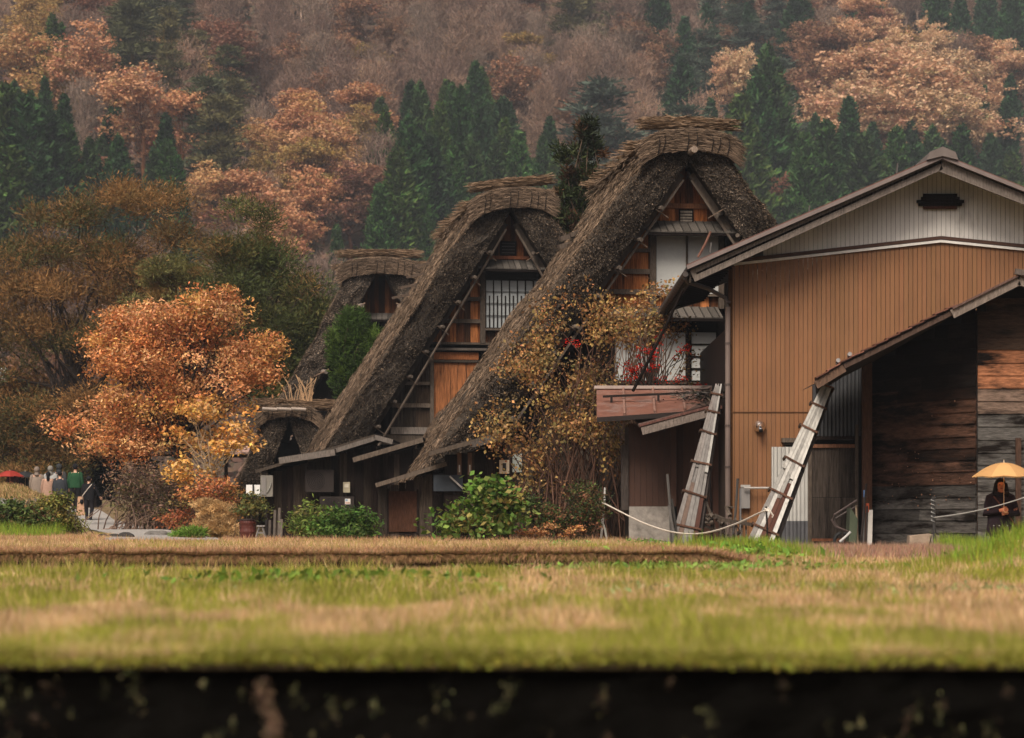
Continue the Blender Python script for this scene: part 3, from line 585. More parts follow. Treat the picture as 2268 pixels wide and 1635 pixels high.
def thatch_roof(root, fr, wt, zt, kx, zb, ztop, Th, L, seed, nst=26000, cutdepth=.16, rough=.11, dark=1.0, bundles=True, capL=None, flare=.0, rpart=True, capt=.42, leftonly=False, sl_col=(.125,.088,.060), bn=None, capx=0, captilt=0):
    rng = np.random.default_rng(seed)
    # outer profile from left eave over the top to the right eave
    zz = np.linspace(zb, zt, 26); hw = wt+(zt-zz)*kx+flare*np.exp(-(zz-zb)/.8)
    a = np.linspace(0, np.pi, 15)[1:-1]; top = np.stack([-np.cos(a)*wt*(1-.12*np.sin(a)), zt+(ztop-.12-zt)*np.sin(a)**.8], 1)
    left = np.stack([-hw, zz], 1); right = left[::-1]*np.array([-1, 1]); prof = np.vstack([left, top, right]); n = len(prof)
    d = unit(np.gradient(prof, axis=0)); nrm = np.stack([d[:, 1]*-1, d[:, 0]], 1)      # pointing outward: left side -> (-,+)
    nrm = nrm*np.sign(nrm[:, 1:2]+1e-9); 
    za = zt+(wt-Th)/kx; iu = np.maximum(np.abs(prof[:, 0])-Th, .015)*np.sign(prof[:, 0]+1e-9); iz = np.minimum(prof[:, 1], za); tp = slice(26, n-26)
    iu[tp] = .015*np.sign(prof[tp, 0]+1e-9); iz[tp] = max(za, zt-.3); iz = np.where(np.abs(iu) < .02, np.minimum(np.maximum(iz, za-.02), za), iz); inner = np.stack([iu, iz], 1)
    rows = [(prof, v, 0) for v in np.linspace(L, .0, 30)] + [(prof*(1-f)+inner*f, cutdepth*f+.06*math.sin(f*math.pi)*-1, 1) for f in np.linspace(.08, 1, 7)] + [(inner, v, 2) for v in np.linspace(cutdepth+.5, L, 6)]
    G = np.array([np.stack([p[:, 0], np.full(n, v), p[:, 1]], -1) for p, v, _ in rows]); sh = G.shape
    q = G.reshape(-1, 3); dis = (fbm(q, 1.1, seed, 4)-.5)*rough*3.2+(vnoise(q, 6, seed)-.5)*rough*.7
    nn = np.tile(np.stack([nrm[:, 0], np.zeros(n), nrm[:, 1]], 1), (len(rows), 1)); cut = np.repeat([r_[2] == 1 for r_ in rows], n)
    q = q+nn*dis[:, None]*(~cut[:, None])+np.array([0, -1, 0])*(dis*1.3*cut)[:, None]
    mb = MB(); G = q.reshape(sh); W_ = fr(G)
    kinds = np.repeat([r_[2] for r_ in rows[:-1]], n-1); base = np.where(kinds[:, None] == 0, C(.050,.040,.031), np.where(kinds[:, None] == 1, C(.050,.042,.035), C(.03,.022,.016)))
    mb.grid(W_, base)
    # straws on the slopes, pointing down the slope
    sl = G[:30]; ns = nst; i = rng.integers(0, 29, ns); j = rng.integers(0, n-1, ns); fi, fj = rng.random((2, ns, 1))
    p = (sl[i, j]*(1-fi)+sl[i+1, j]*fi)*(1-fj)+(sl[i, j+1]*(1-fi)+sl[i+1, j+1]*fi)*fj
    if leftonly: p = p[p[:, 0] < wt*.9]; ns = len(p); j = j[:ns]
    dn = np.stack([np.sign(p[:, 0])*kx, rng.normal(size=ns)*.0, -np.ones(ns)], 1); D = unit(unit(dn)+rng.normal(size=(ns, 3))*.16)
    out = np.stack([np.sign(p[:, 0]), 0*p[:, 0], kx+0*p[:, 0]], 1); Wd = unit(np.cross(D, out+rng.normal(size=(ns, 3))*.7)); p = p+unit(out)*rng.uniform(0, .07, (ns, 1))
    t = fbm(p, .8, seed+3, 3)[:, None]; col = np.array(sl_col)*(.35+1.35*t)*rng.uniform(.45, 1.5, (ns, 1))*np.where(rng.random((ns, 1)) < .06, 1.7, 1)
    mb.cards(fr(p), fr(p+D)-fr(p), fr(p+Wd)-fr(p), rng.uniform(.04, .13, ns), .009, col)
    # cut reed ends on the gable edge
    ct = G[29:37]; ns = int(nst*1.0); i = rng.integers(0, 7, ns); j = rng.integers(0, n-1, ns); fi, fj = rng.random((2, ns, 1))
    p = (ct[i, j]*(1-fi)+ct[i+1, j]*fi)*(1-fj)+(ct[i, j+1]*(1-fi)+ct[i+1, j+1]*fi)*fj
    D = unit(np.stack([np.sign(p[:, 0])*.35, -np.ones(ns), -.55*np.ones(ns)], 1)+rng.normal(size=(ns, 3))*.5); Wd = unit(np.cross(D, rng.normal(size=(ns, 3))))
    t = fbm(p, 2.2, seed+5, 3)[:, None]; col = np.where((rng.random(ns) < .55*(1-(i+fi[:, 0])/4.5))[:, None], np.array(sl_col)*.8, C(.082,.064,.048)*dark)*(.2+1.6*t)*rng.uniform(.15, 1.7, (ns, 1))*np.where(rng.random((ns, 1)) < .05, 2.0, 1)
    mb.cards(fr(p), fr(p+D)-fr(p), fr(p+Wd)-fr(p), rng.uniform(.03, .08, ns), .011, col)
    o = mb.build('thatch', [M['thatch']], root)
    if not rpart: return
    # reed ridge cover: slab bent over the top, straws lying across
    cl = capL or L; cp = MB(); m = 23; uu = np.linspace(-wt-.04, wt+.04, m)+capx; zt2 = ztop+captilt*(uu-capx)-.20*((uu-capx)/wt)**2-.07*np.abs((uu-capx)/wt)**9
    pc = np.stack([uu, zt2], 1); pn = np.stack([(uu-capx)/wt*.12, np.ones(m)], 1)
    lay = [(pc-pn*0, cl-.3), (pc-pn*0, -.20), (pc-pn*capt, -.12), (pc-pn*capt, cl-.3)]
    GG = np.array([np.stack([p[:, 0], np.full(m, v), p[:, 1]], -1) for p, v in lay]); cp.grid(fr(GG), C(.11,.08,.06))
    ns = 9000; s = rng.random(ns)*(m-1.01); k = s.astype(int); f = (s-k)[:, None]; f2 = rng.random((ns, 1)); front = rng.random(ns) < .6
    p2 = pc[k]*(1-f)+pc[k+1]*f; n2 = pn[k]; tg = unit(pc[k+1]-pc[k]); tg = tg*np.array([1, .8])
    off = np.where(front[:, None], .03-(capt+.04)*f2, .02+.03*f2); vv = np.where(front, -.23+.09*f2[:, 0]-.04*rng.random(ns), rng.uniform(-.20, cl-.3, ns)); q2 = p2+n2*off
    p = np.stack([q2[:, 0], vv, q2[:, 1]], 1); D = unit(np.stack([tg[:, 0], 0*vv, tg[:, 1]], 1)+rng.normal(size=(ns, 3))*.08); Wd = unit(np.cross(D, np.where(front[:, None], [0,1,0], [0,0,1])+rng.normal(size=(ns, 3))*.3))
    cp.cards(fr(p), fr(p+D)-fr(p), fr(p+Wd)-fr(p), rng.uniform(.1, .34, ns), .007, C(.165,.115,.078)*rng.uniform(.12, 1.35, (ns, 1))*(.6+.8*vnoise(p, 3, seed)[:, None]))
    # frayed ends of the cover
    ns = 900; sg = rng.choice([-1, 1], ns); v = rng.uniform(-.15, cl-.3, ns); p = np.stack([capx+sg*(wt+.02+rng.normal(size=ns)*.05), v, pc[0][1]-rng.uniform(-.03, capt, ns)], 1)
    D = unit(np.stack([sg*.75, 0*v, -np.ones(ns)*.8], 1)+rng.normal(size=(ns, 3))*.2); Wd = unit(np.cross(D, rng.normal(size=(ns, 3))))
    cp.cards(fr(p), fr(p+D)-fr(p), fr(p+Wd)-fr(p), rng.uniform(.05, .14, ns), .007, C(.20,.14,.095)*rng.uniform(.3, 1.3, (ns, 1)))
    for u in (-.75*wt, -.62*wt, -.1*wt, .1*wt, .45*wt, .62*wt, .82*wt):       # ties
        zt_ = ztop-.20*(abs(u)/wt)**2+captilt*u; cp.tube(fr(np.array([[u+capx, -.25, zt_+.03], [u+capx+.03, -.27, zt_-.22], [u+capx-.01+rng.normal()*.02, -.20, zt_-capt-.02]])), .013, 5, C(.02,.015,.012))
    cp.build('ridge_cover', M['straw'], root)
    if bundles:
        for i, v in enumerate(np.arange(-.1, cl-.4, 1.15)):
            bb = MB(); r = .10 if i else .14; tl = rng.normal()*.05
            ex = 0 if i == 0 else .10+.12*rng.random(); c0 = fr(np.array([[-wt-ex+.02+capx, v, ztop+.17-captilt*wt*1.5], [wt+ex-.12+capx, v, ztop+.17+captilt*wt*1.5]]))
            if i: c0[:, 2] -= .24+.06*rng.random(); c0[0, 2] -= .12
            strawtube(bb, c0[0], c0[1], r, 1300 if i < 2 else 500, rng, L=.55, sag=-.03)
            bb.build('ridge_bundle', M['straw'], root)
def wbeam(mb, fr, *a, **k): fr.pbeam(mb, *a, **k)
WD = [C(.24,.085,.028), C(.17,.06,.022), (C(.10,.04,.018)), C(.28,.11,.04), C(.05,.025,.014)]
def planks(mb, fr, px0, px1, pb, v, rng, roofw, wd=.17, cols=WD, thick=.03, top=None, gap=.006):
    """vertical boards on plane v from the bottom pixel pb up to the roof"""
    u0, zb = fr.uz(px0, pb, v); u1, _ = fr.uz(px1, pb, v); u = u0
    while u < u1-.02:
        w = min(wd*rng.uniform(.75, 1.3), u1-u); zt_ = min(roofw(u), roofw(u+w)); 
        if top is not None: zt_ = min(zt_, fr.uz(px0, top, v)[1])
        if zt_ > zb+.05: mb.box(u+gap/2, u+w-gap/2, v-rng.uniform(0, .008), v+thick, zb, zt_, cols[rng.integers(len(cols))]*rng.uniform(.7, 1.25), T=fr)
        u += w
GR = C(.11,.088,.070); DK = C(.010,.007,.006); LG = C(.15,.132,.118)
def pent(mb, fr, px0, px1, py0, py1, v0, v1, rng, col=C(.075,.068,.060)):
    """small board covered pent roof: from (py0, plane v1) down to (py1, plane v0)"""
    ua, za = fr.uz(px0, py0, v1); ub, _ = fr.uz(px1, py0, v1); _, zc = fr.uz(px0, py1, v0); u = ua; 
    while u < ub-.02:
        w = min(.2*rng.uniform(.9, 1.1), ub-u); 
        V = [[x, y, z] for x in (u, u+w-.012) for (y, z0) in ((v0, zc), (v1, za)) for z in (z0-.03, z0+rng.uniform(.0, .015))]
        mb.hexa(fr(np.array(V)), col*rng.uniform(.6, 1.35)); mb.box(u-.006, u+.018, v0-.005, v1, zc-.02, zc+.012, col*.5, T=lambda q: fr(np.stack([q[:,0], q[:,1], q[:,2]+(q[:,1]-v0)/(v1-v0)*(za-zc)+.012], 1))); u += w
    mb.box(ua, ub, v0+.02, v0+.10, zc-.10, zc-.032, DK, T=fr)
def backing(mb, fr, v, zr, z0, th=.1, col=None, umax=9, zcap=99):
    us = np.linspace(0, umax, 60); zz = np.array([zr(u) for u in us]); k = us[zz > z0]; u1 = k[-1] if len(k) else 1; ua = np.linspace(-u1, u1, 40)
    zt_ = np.minimum([max(zr(u), z0+.01) for u in ua], zcap); G = np.array([[[u, v, z0] for u in ua], [[u, v, z] for u, z in zip(ua, zt_)], [[u, v+th, z] for u, z in zip(ua, zt_)], [[u, v+th, z0] for u in ua]])
    mb.grid(fr(G), DK*.6 if col is None else col)
def house(name, label, X0, Y0, th, wt, zt, kx, zb, ztop, Th, L, seed, **kw):
    fr = Frame(X0, Y0, th); root = empty(name, (X0, Y0, .1), label, 'house')
    thatch_roof(root, fr, wt, zt, kx, zb, ztop, Th, L, seed, **kw)
    return fr, root
def zroof(wt, zt, kx, Th, pad=.25): return lambda u: zt+(wt-(abs(u)+Th-pad))/kx
# ---- tall house on the right
kxA = .72
fA, hA = house('thatched_house', 'tallest thatched farmhouse with white paper windows in its gable, right of the other thatched houses', 4.42, 60, 7, 1.12, 9.55, kxA, 1.35, 10.33, 1.05, 9.2, 3, nst=42000, capt=.45)
rg = np.random.default_rng(31); zA = zroof(1.12, 9.55, kxA, 1.12)
w = MB(); planks(w, fA, 1440, 1620, 492, 1.02, rg, zA, .2); planks(w, fA, 1300, 1444, 690, 1.02, rg, zA, .2)
backing(w, fA, 1.12, zA, .1, umax=6.2)
planks(w, fA, 1444, 1600, 690, 1.02, rg, lambda u: 99, .2, top=656)
w.build('plank_wall', M['wood'], hA)
w = MB()
for a in [(1468,1592,450,463,1.0,.95,C(.20,.09,.045)), (1375,1442,550,559,1.0,.93,GR), (1352,1442,595,607,1.0,.92,GR*1.1), (1335,1442,640,652,1.0,.92,GR*1.1),(1440,1453,512,684,1.0,.90,GR*.8),(1592,1604,505,684,1.0,.9,GR*.6),
          (1440,1600,650,657,1.0,.88,GR),(1520,1524,514,652,.98,.9,GR*.6),(1440,1600,508,516,1.0,.9,DK),(1340,1600,700,712,1.0,.85,DK)]:
    fA.pbox(w, a[0], a[1], a[2], a[3], a[5], a[4], a[6])
w.build('timber_frame', M['woodp'], hA)
for (x0,x1) in ((1454,1520),(1524,1592)):
    s = MB(); fA.pbox(s, x0, x1, 516, 651, .96, .985, C(1,1,1)); s.build('paper_screen', M['paper'], hA)
s = MB(); fA.pbox(s, 1504, 1536, 464, 493, .93, 1.0, DK)
for k in range(4): fA.pbox(s, 1507, 1533, 467+k*6.5, 471.5+k*6.5, .90, .93, C(.16,.14,.12))
s.build('louvre_vent', M['woodp'], hA)
s = MB(); pent(s, fA, 1422, 1630, 489, 511, .35, .98, rg); s.build('pent_roof', M['woodp'], hA)
s = MB(); pent(s, fA, 1337, 1590, 678, 700, .30, .98, rg); s.build('pent_roof', M['woodp'], hA)
w = MB(); fA.pbox(w, 1340, 1590, 712, 734, 1.0, .9, DK*.8)
for x in (1352, 1440, 1519, 1587): fA.pbox(w, x, x+8, 712, 1185, 1.0, .86, DK)
fA.pbox(w, 1340, 1590, 845, 852, 1.0, .86, GR*.5)
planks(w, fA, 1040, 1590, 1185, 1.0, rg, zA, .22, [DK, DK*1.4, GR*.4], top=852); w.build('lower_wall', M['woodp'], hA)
for (x0,x1) in ((1360,1438),(1446,1518),(1532,1586)):
    s = MB(); fA.pbox(s, x0, x1, 736, 843, .95, .975)
    s.build('paper_screen', M['paper'], hA)
s = MB()
for y in (761, 788, 815): fA.pbox(s, 1527, 1590, y, y+3, .91, .94, DK)
s.build('screen_bars', M['woodp'], hA)
# diagonal poles under the thatch edge, and the roof poles poking out
zi = lambda u: 9.55+(1.12-(abs(u)+1.12*1.02))/kxA
for sg in (-1, 1):
    w = MB()
    a = np.array([sg*.12, .55, zi(.12)]); b = np.array([sg*(5.0), .62, zi(5.0)]); w.beam(fA(a), fA(b), .13, .16, GR*.9)
    a2, b2 = a+[sg*-.02, -.18, -.16], b+[-sg*.2, -.18, -.14]; w.beam(fA(a2), fA(b2), .05, .06, C(.09,.07,.055))
    w.build('rafter_pole', M['bark'], hA)
    for t in np.linspace(.14, .9, 8):
        w = MB(); p = a*(1-t)+b*t; w.tube(fA(np.array([p+[-.12*sg,-.5,.02+.1*rg.normal()], p+[.25*sg,.3,.05]])), .055, 7, GR*rg.uniform(.5,1.1)); w.tube(fA(np.array([p+[-.3*sg,-.33,-.18], p+[.1*sg,-.4,.06], p+[.25*sg,-.3,.12]])), .018, 5, C(.1,.07,.05)); w.build('pole_end', M['bark'], hA)
w = MB(); a = fA(np.array([0, -.55, 9.82])); b = fA(np.array([0, .6, 9.82])); w.tube(np.array([a, b]), .085, 10, C(.24,.19,.15)); w.build('ridge_pole', M['woodp'], hA)
w = MB()
for k in range(3):
    x_, y_ = [(1262,521),(1240,530),(1237,548)][k]; p = P(x_, y_, 65.8); w.beam(p, p+np.array([.48,.2,.16]), .16, .13, C(.10,.08,.065))
w.build('snow_board', M['woodp'], hA)
# ---- middle house
kxB = .64
fB, hB = house('thatched_house', 'middle thatched farmhouse with a latticed paper window in its gable', .02, 75, 8.5, 1.2, 10.2, kxB, 2.75, 11.0, 1.06, 10.5, 4, nst=38000, dark=.85, capt=.55, captilt=.08)
rg = np.random.default_rng(32); zB = zroof(1.2, 10.2, kxB, 1.15)
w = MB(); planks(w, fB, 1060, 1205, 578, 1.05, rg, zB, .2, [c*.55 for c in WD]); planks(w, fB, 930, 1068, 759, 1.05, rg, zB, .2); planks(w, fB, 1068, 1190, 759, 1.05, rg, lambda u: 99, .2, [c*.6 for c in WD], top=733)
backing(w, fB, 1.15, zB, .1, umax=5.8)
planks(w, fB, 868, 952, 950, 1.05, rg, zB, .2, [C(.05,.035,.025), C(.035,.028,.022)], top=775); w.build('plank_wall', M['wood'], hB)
w = MB()
for a in [(1068,1172,566,575,.95,C(.16,.06,.03)), (1064,1075,600,760,.88,GR*.6), (990,1066,657,667,.92,GR*.55), (965,1066,706,716,.92,GR*.8), (930,1200,757,765,.90,GR*.7), (1074,1200,727,733,.88,GR*.8),(1052,1215,596,620,.92,DK*.5),
          (940,1110,770,777,.80,LG*.55), (955,1060,780,797,.93,C(.20,.075,.03)), (953,961,778,945,.88,GR*.8), (955,1060,797,803,.9,GR*.4), (868,955,845,853,.92,GR), (868,955,893,903,.92,GR*1.1), (866,960,946,962,.86,LG*1.0),(780,960,962,985,.9,GR*.6)]:
    fB.pbox(w, a[0], a[1], a[2], a[3], a[4], 1.03, a[5])
w.build('timber_frame', M['woodp'], hB)
w = MB(); fB.pbox(w, 961, 1060, 803, 945, .98, 1.04, C(.21,.085,.035)); w.build('wooden_shutter', M['wood'], hB)
s = MB(); fB.pbox(s, 1076, 1200, 621, 727, .97, 1.0, C(.72,.76,.80)); wi = s.build('paper_window', M['paper'], hB)
s = MB()
for y in (645, 671, 698): fB.pbox(s, 1075, 1200, y, y+2.4, .92, .95, DK)
for k in range(8): fB.pbox(s, 1074.5+17.6*k, 1076.8+17.6*k, 621, 727, .925, .955, DK); fB.pbox(s, 1083+17.6*k, 1085.5+17.6*k, 655, 727, .93, .96, DK)
s.build('lattice', M['woodp'], wi if False else hB)
s = MB(); fB.pbox(s, 1108, 1144, 534, 566, .93, 1.0, DK*.6)
for k in range(4): fB.pbox(s, 1112, 1140, 538+k*7, 540+k*7, .90, .93, C(.06,.055,.055))
s.build('louvre_vent', M['woodp'], hB)
s = MB(); pent(s, fB, 1054, 1212, 575, 593, .4, 1.0, rg); s.build('pent_roof', M['woodp'], hB)
zi = lambda u: 10.2+(1.2-(abs(u)+1.15*1.02))/kxB
for sg in (-1, 1):
    w = MB()
    a = np.array([sg*.15, .55, zi(.15)]); b = np.array([sg*(4.6), .62, zi(4.6)]); w.beam(fB(a), fB(b), .13, .16, GR*.5)
    a2, b2 = a+[0, -.2, -.2], b+[-sg*.35, -.2, -.2]; w.tube(fB(np.array([a2, b2])), .04, 6, C(.09,.07,.055))
    w.build('rafter_pole', M['bark'], hB)
    for t in np.linspace(.14, .92, 8):
        w = MB(); p = a*(1-t)+b*t; w.tube(fB(np.array([p+[-.12*sg,-.5,.02], p+[.25*sg,.3,.05]])), .055, 7, GR*rg.uniform(.5,1.0)); w.tube(fB(np.array([p+[-.3*sg,-.3,-.22], p+[.05*sg,-.4,.04], p+[.25*sg,-.3,.1]])), .018, 5, C(.1,.07,.05)); w.build('pole_end', M['bark'], hB)
w = MB()
for k in range(4):
    x_, y_ = [(905,592),(888,616),(872,640),(856,662)][k]; p = P(x_+14, y_-2, 80.5-k*.5); w.beam(p, p+np.array([.5,.3,.14]), .14, .08, C(.12,.09,.07))
w.build('snow_board', M['woodp'], hB)
# ---- left house
kxC = .545
fC, hC = house('thatched_house', 'leftmost thatched farmhouse, its gable half hidden behind a dark green conifer', -5.0, 92, 2, 1.45, 9.7, kxC, 1.9, 10.75, 1.0, 9, 5, capt=.55,  nst=26000, dark=2.0)
rg = np.random.default_rng(33); zC = zroof(1.5, 9.9, kxC, 1.0)
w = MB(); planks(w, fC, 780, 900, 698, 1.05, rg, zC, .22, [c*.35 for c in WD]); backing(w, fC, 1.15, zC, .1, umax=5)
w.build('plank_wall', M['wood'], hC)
s = MB(); pent(s, fC, 800, 930, 694, 706, .5, 1.0, rg); s.build('pent_roof', M['woodp'], hC)
zi = lambda u: 9.9+(1.5-(abs(u)+1.0*1.02))/kxC
for sg in (-1, 1):
    w = MB()
    a = np.array([sg*.3, .55, zi(.3)]); b = np.array([sg*(4.6), .62, zi(4.6)]); w.beam(fC(a), fC(b), .14, .16, GR*.5)
    w.build('rafter_pole', M['bark'], hC)
    for t in (.16, .3, .48, .66, .8, .93):
        w = MB(); p = a*(1-t)+b*t; w.tube(fC(np.array([p+[-.3*sg,-.55,.0], p+[.35*sg,.3,.1]])), .085, 8, C(.24,.2,.17)*rg.uniform(.6,1.1)); w.tube(fC(np.array([p+[-.4*sg,-.5,.1], p+[0,-.62,-.1], p+[.25*sg,-.3,-.2]])), .03, 5, C(.16,.11,.08)); w.build('pole_end', M['bark'], hC)
# ---- small thatched porch of the left house
fD = Frame(-7.75, 84, 3); hD = empty('thatched_porch', (-7.75, 84, .1), 'small low thatched porch with a grassy straw ridge in front of the leftmost thatched house', 'porch')
thatch_roof(hD, fD, .95, 4.25, .36, 1.2, 4.75, .93, 5.5, 8, nst=15000, dark=1.4, capt=.35, bundles=False, rough=.07, sl_col=(.13,.095,.07))
w = MB(); w.box(-.7, .7, 1.0, 1.1, .1, 3.5, DK*.5, T=fD); w.build('wall', M['wood'], hD)
w = MB(); rg = np.random.default_rng(41); a, b = fD(np.array([[-1.0, -.1, 4.82], [1.55, .1, 4.78]])); strawtube(w, a, b, .17, 2000, rg, L=.6); w.build('ridge_bundle', M['straw'], hD)
w = MB(); 
for k in range(3): w.tube(fD(np.array([[-.9+.5*k, -.5, 4.62], [-.4+.5*k, -.42, 4.60]])), .06, 8, C(.34,.29,.25))
w.build('ridge_pole', M['woodp'], hD)
g = MB(); rg = np.random.default_rng(42)
for i in range(26):
    b0 = fD(np.array([.55+rg.normal()*.3, -.1, 4.9])); a_ = rg.normal()*.5; h = rg.uniform(.3, .95); g.tube(np.array([b0, b0+[a_*h*.3, 0, h*.6], b0+[a_*h*.8, 0, h]]), [.014, .010, .012], 4, C(.46,.30,.17)*rg.uniform(.6, 1.1), cap=False)
tag(g.build('pampas_grass', M['straw']), 'tuft of dry feathery grass growing on the thatched porch ridge', 'grass')
# ---- low board roofs and dark sheds in front of the houses
def slab_roof(mb, X0, z0, X1, z1, Y0, Y1, drop, th=.05, col=C(.04,.034,.03), fcol=LG, fh=.16, n=0, m=0):
    """roof sheet along x sloping from (X0,z0) to (X1,z1), front edge at Y0 with a fascia board, back edge at Y1 higher by drop"""
    V = [[x, y, z+dz+(drop if y == Y1 else 0)] for x, z in ((X0, z0), (X1, z1)) for y in (Y0, Y1) for dz in (-th, 0)]
    mb.hexa(np.array(V), col, m)
    mb.beam([X0, Y0-.02, z0-fh/2-.01], [X1, Y0-.02, z1-fh/2-.01], .04, fh, fcol, m)
def px2(px, py, Y): p = P(px, py, Y); return p[0], p[2]
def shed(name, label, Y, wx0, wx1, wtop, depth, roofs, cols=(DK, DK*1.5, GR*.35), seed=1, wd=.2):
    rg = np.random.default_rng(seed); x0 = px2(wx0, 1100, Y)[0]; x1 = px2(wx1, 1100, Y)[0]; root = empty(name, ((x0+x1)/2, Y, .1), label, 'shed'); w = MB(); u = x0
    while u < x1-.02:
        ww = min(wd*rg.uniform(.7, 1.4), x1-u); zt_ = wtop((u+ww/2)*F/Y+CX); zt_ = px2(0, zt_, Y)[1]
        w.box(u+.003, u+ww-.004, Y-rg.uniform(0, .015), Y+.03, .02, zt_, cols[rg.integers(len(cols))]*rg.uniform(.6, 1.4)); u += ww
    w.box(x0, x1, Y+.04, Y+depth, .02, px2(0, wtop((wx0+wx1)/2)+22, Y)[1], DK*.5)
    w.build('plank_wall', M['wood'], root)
    for (a, b, c, d, dy, dr, kw) in roofs:
        r_ = MB(); xa, za = px2(a, b, Y-dy); xb, zb_ = px2(c, d, Y-dy); slab_roof(r_, xa, za, xb, zb_, Y-dy, Y+depth*.8, dr, **kw); r_.build('roof', M['woodp'], root)
    return root
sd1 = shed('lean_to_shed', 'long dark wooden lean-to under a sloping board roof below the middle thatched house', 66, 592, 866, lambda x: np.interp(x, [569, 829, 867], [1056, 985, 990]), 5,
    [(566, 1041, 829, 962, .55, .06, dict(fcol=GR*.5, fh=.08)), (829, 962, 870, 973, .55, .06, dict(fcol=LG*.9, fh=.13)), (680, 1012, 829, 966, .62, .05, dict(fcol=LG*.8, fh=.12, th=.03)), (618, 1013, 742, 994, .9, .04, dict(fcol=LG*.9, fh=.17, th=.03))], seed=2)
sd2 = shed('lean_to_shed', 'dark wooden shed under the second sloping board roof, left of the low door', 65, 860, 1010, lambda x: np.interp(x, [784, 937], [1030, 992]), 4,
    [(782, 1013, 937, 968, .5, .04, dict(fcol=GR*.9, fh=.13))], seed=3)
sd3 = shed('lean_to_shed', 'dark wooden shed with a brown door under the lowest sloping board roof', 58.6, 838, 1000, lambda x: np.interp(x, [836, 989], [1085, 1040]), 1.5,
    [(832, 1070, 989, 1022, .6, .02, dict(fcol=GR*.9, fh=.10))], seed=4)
w = MB(); fs = Frame(0, 58.6, 0); fs.pbox(w, 861, 923, 1088, 1178, -.05, -.01, C(.055,.026,.016)); fs.pbox(w, 857, 861, 1084, 1188, -.06, 0, DK*1.6); fs.pbox(w, 923, 927, 1084, 1188, -.06, 0, DK*1.6); w.build('door', M['woodp'], sd3)
sd4 = shed('lean_to_shed', 'dark open front shed under a long board roof left of the tangled shrub', 58.2, 985, 1400, lambda x: np.interp(x, [954, 1114, 1400], [1020, 985, 985]), 1.0,
    [(950, 1000, 1114, 955, .8, .015, dict(fcol=GR*.7, fh=.10)), (1046, 978, 1114, 960, .9, .04, dict(fcol=LG*.5, fh=.14))], seed=5)
w = MB(); fs = Frame(0, 58.2, 0)
for x in (1013, 1036): fs.pbox(w, x, x+9, 1003, 1052, -.08, -.02, C(.16,.10,.07)); fs.pbox(w, x+3, x+6, 1030, 1046, -.10, -.08, C(.6,.6,.58))
w.build('lattice_window', M['woodp'], sd4)
w = MB(); fs.pbox(w, 1106, 1128, 1019, 1049, -.10, -.04, C(.55,.46,.35)); fs.pbox(w, 1113, 1121, 1026, 1043, -.115, -.10, C(.03,.03,.03)); w.build('window', M['plain'], sd4)
w = MB(); fs.pbox(w, 1135, 1156, 1005, 1046, -.10, -.04, C(.22,.24,.22)); w.build('window', M['plain'], sd4)
w = MB(); fs.pbox(w, 960, 1025, 1052, 1088, -.12, -.05, C(.022,.028,.036)); w.build('tarpaulin', M['plain'], sd4)
w = MB(); a, b = P(996, 1055, 58.0), P(1026, 1083, 58.0); w.beam(a, b, .05, .04, C(.25,.24,.23)); tag(w.build('leaning_stick', M['woodp']), 'pale stick leaning across the dark blue sheet below the lattice windows', 'stick')
# things on the long lean-to
fs = Frame(0, 65.9, 0)
def acunit(x0, x1, y0, y1, label, v=0, sticker=False):
    r = empty('air_conditioner', tuple(P((x0+x1)/2, y1, 65.7)), label, 'air conditioner', 'outdoor units on the shed wall'); w = MB(); fs.pbox(w, x0, x1, y0, y1, -.42, -.08, C(.018,.013,.011)); w.build('casing', M['paint'], r)
    w = MB(); uc, zc = fs.uz(x0+(x1-x0)*.38, (y0+y1)/2, -.43); 
    for k in range(5): 
        t = np.linspace(0, 2*np.pi, 25); rr = .05+.045*k; w.tube(fs(np.stack([uc+np.cos(t)*rr, np.full(25, -.43), zc+np.sin(t)*rr], 1)), .006, 4, C(.02,.018,.018))
    w.build('fan_grille', M['paint'], r)
    if sticker: w = MB(); fs.pbox(w, 764, 776, 1105, 1117, -.435, -.425, C(.5,.48,.45)); fs.pbox(w, 765, 770, 1106, 1110, -.44, -.436, C(.15,.25,.35)); fs.pbox(w, 765, 775, 1113, 1115, -.44, -.436, C(.4,.15,.1)); w.build('sticker', M['plain'], r)
    return r
acunit(676, 739, 1041, 1090, 'dark brown air conditioner unit mounted high on the shed wall'); acunit(708, 784, 1100, 1140, 'dark brown air conditioner unit near the ground with a white sticker', sticker=True)
w = MB(); fs.pbox(w, 760, 775, 1068, 1091, -.15, -.01, C(.30,.27,.19)); fs.pbox(w, 763, 772, 1072, 1080, -.158, -.15, C(.45,.42,.34)); tag(w.build('meter_box', M['paint']), 'small cream meter box right of the upper air conditioner', 'meter box')
w = MB(); fs.pbox(w, 577, 604, 1053, 1100, -.5, -.2, C(.15,.14,.12)); fs.pbox(w, 579, 589, 1058, 1096, -.52, -.5, C(.16,.15,.14)); t = np.linspace(0, 1, 8); a = fs.uz(602, 1068, -.52); 
w.tube(fs(np.stack([a[0]-.02-.12*t**2, np.full(8, -.53), a[1]-.28*t], 1)), .012, 5, C(.22,.22,.2)); tag(w.build('utility_cabinet', M['paint']), 'grey metal utility cabinet hanging at the left corner of the lean-to', 'cabinet')
w = MB(); p = P(549, 1195, 62); zg = .1; t = np.linspace(0, 1, 9); rr = .20+.018*np.array([0,1,0,0,1,0,0,1,0]); w.tube(np.stack([0*t+p[0], 0*t+62, zg+.62*t], 1), rr, 16, C(.07,.02,.015)); w.tube(np.array([[p[0],62,zg+.60],[p[0],62,zg+.64]]), .225, 16, C(.03,.02,.018)); tag(w.build('barrel', M['paint']), 'dark red metal barrel standing left of the lean-to', 'barrel')
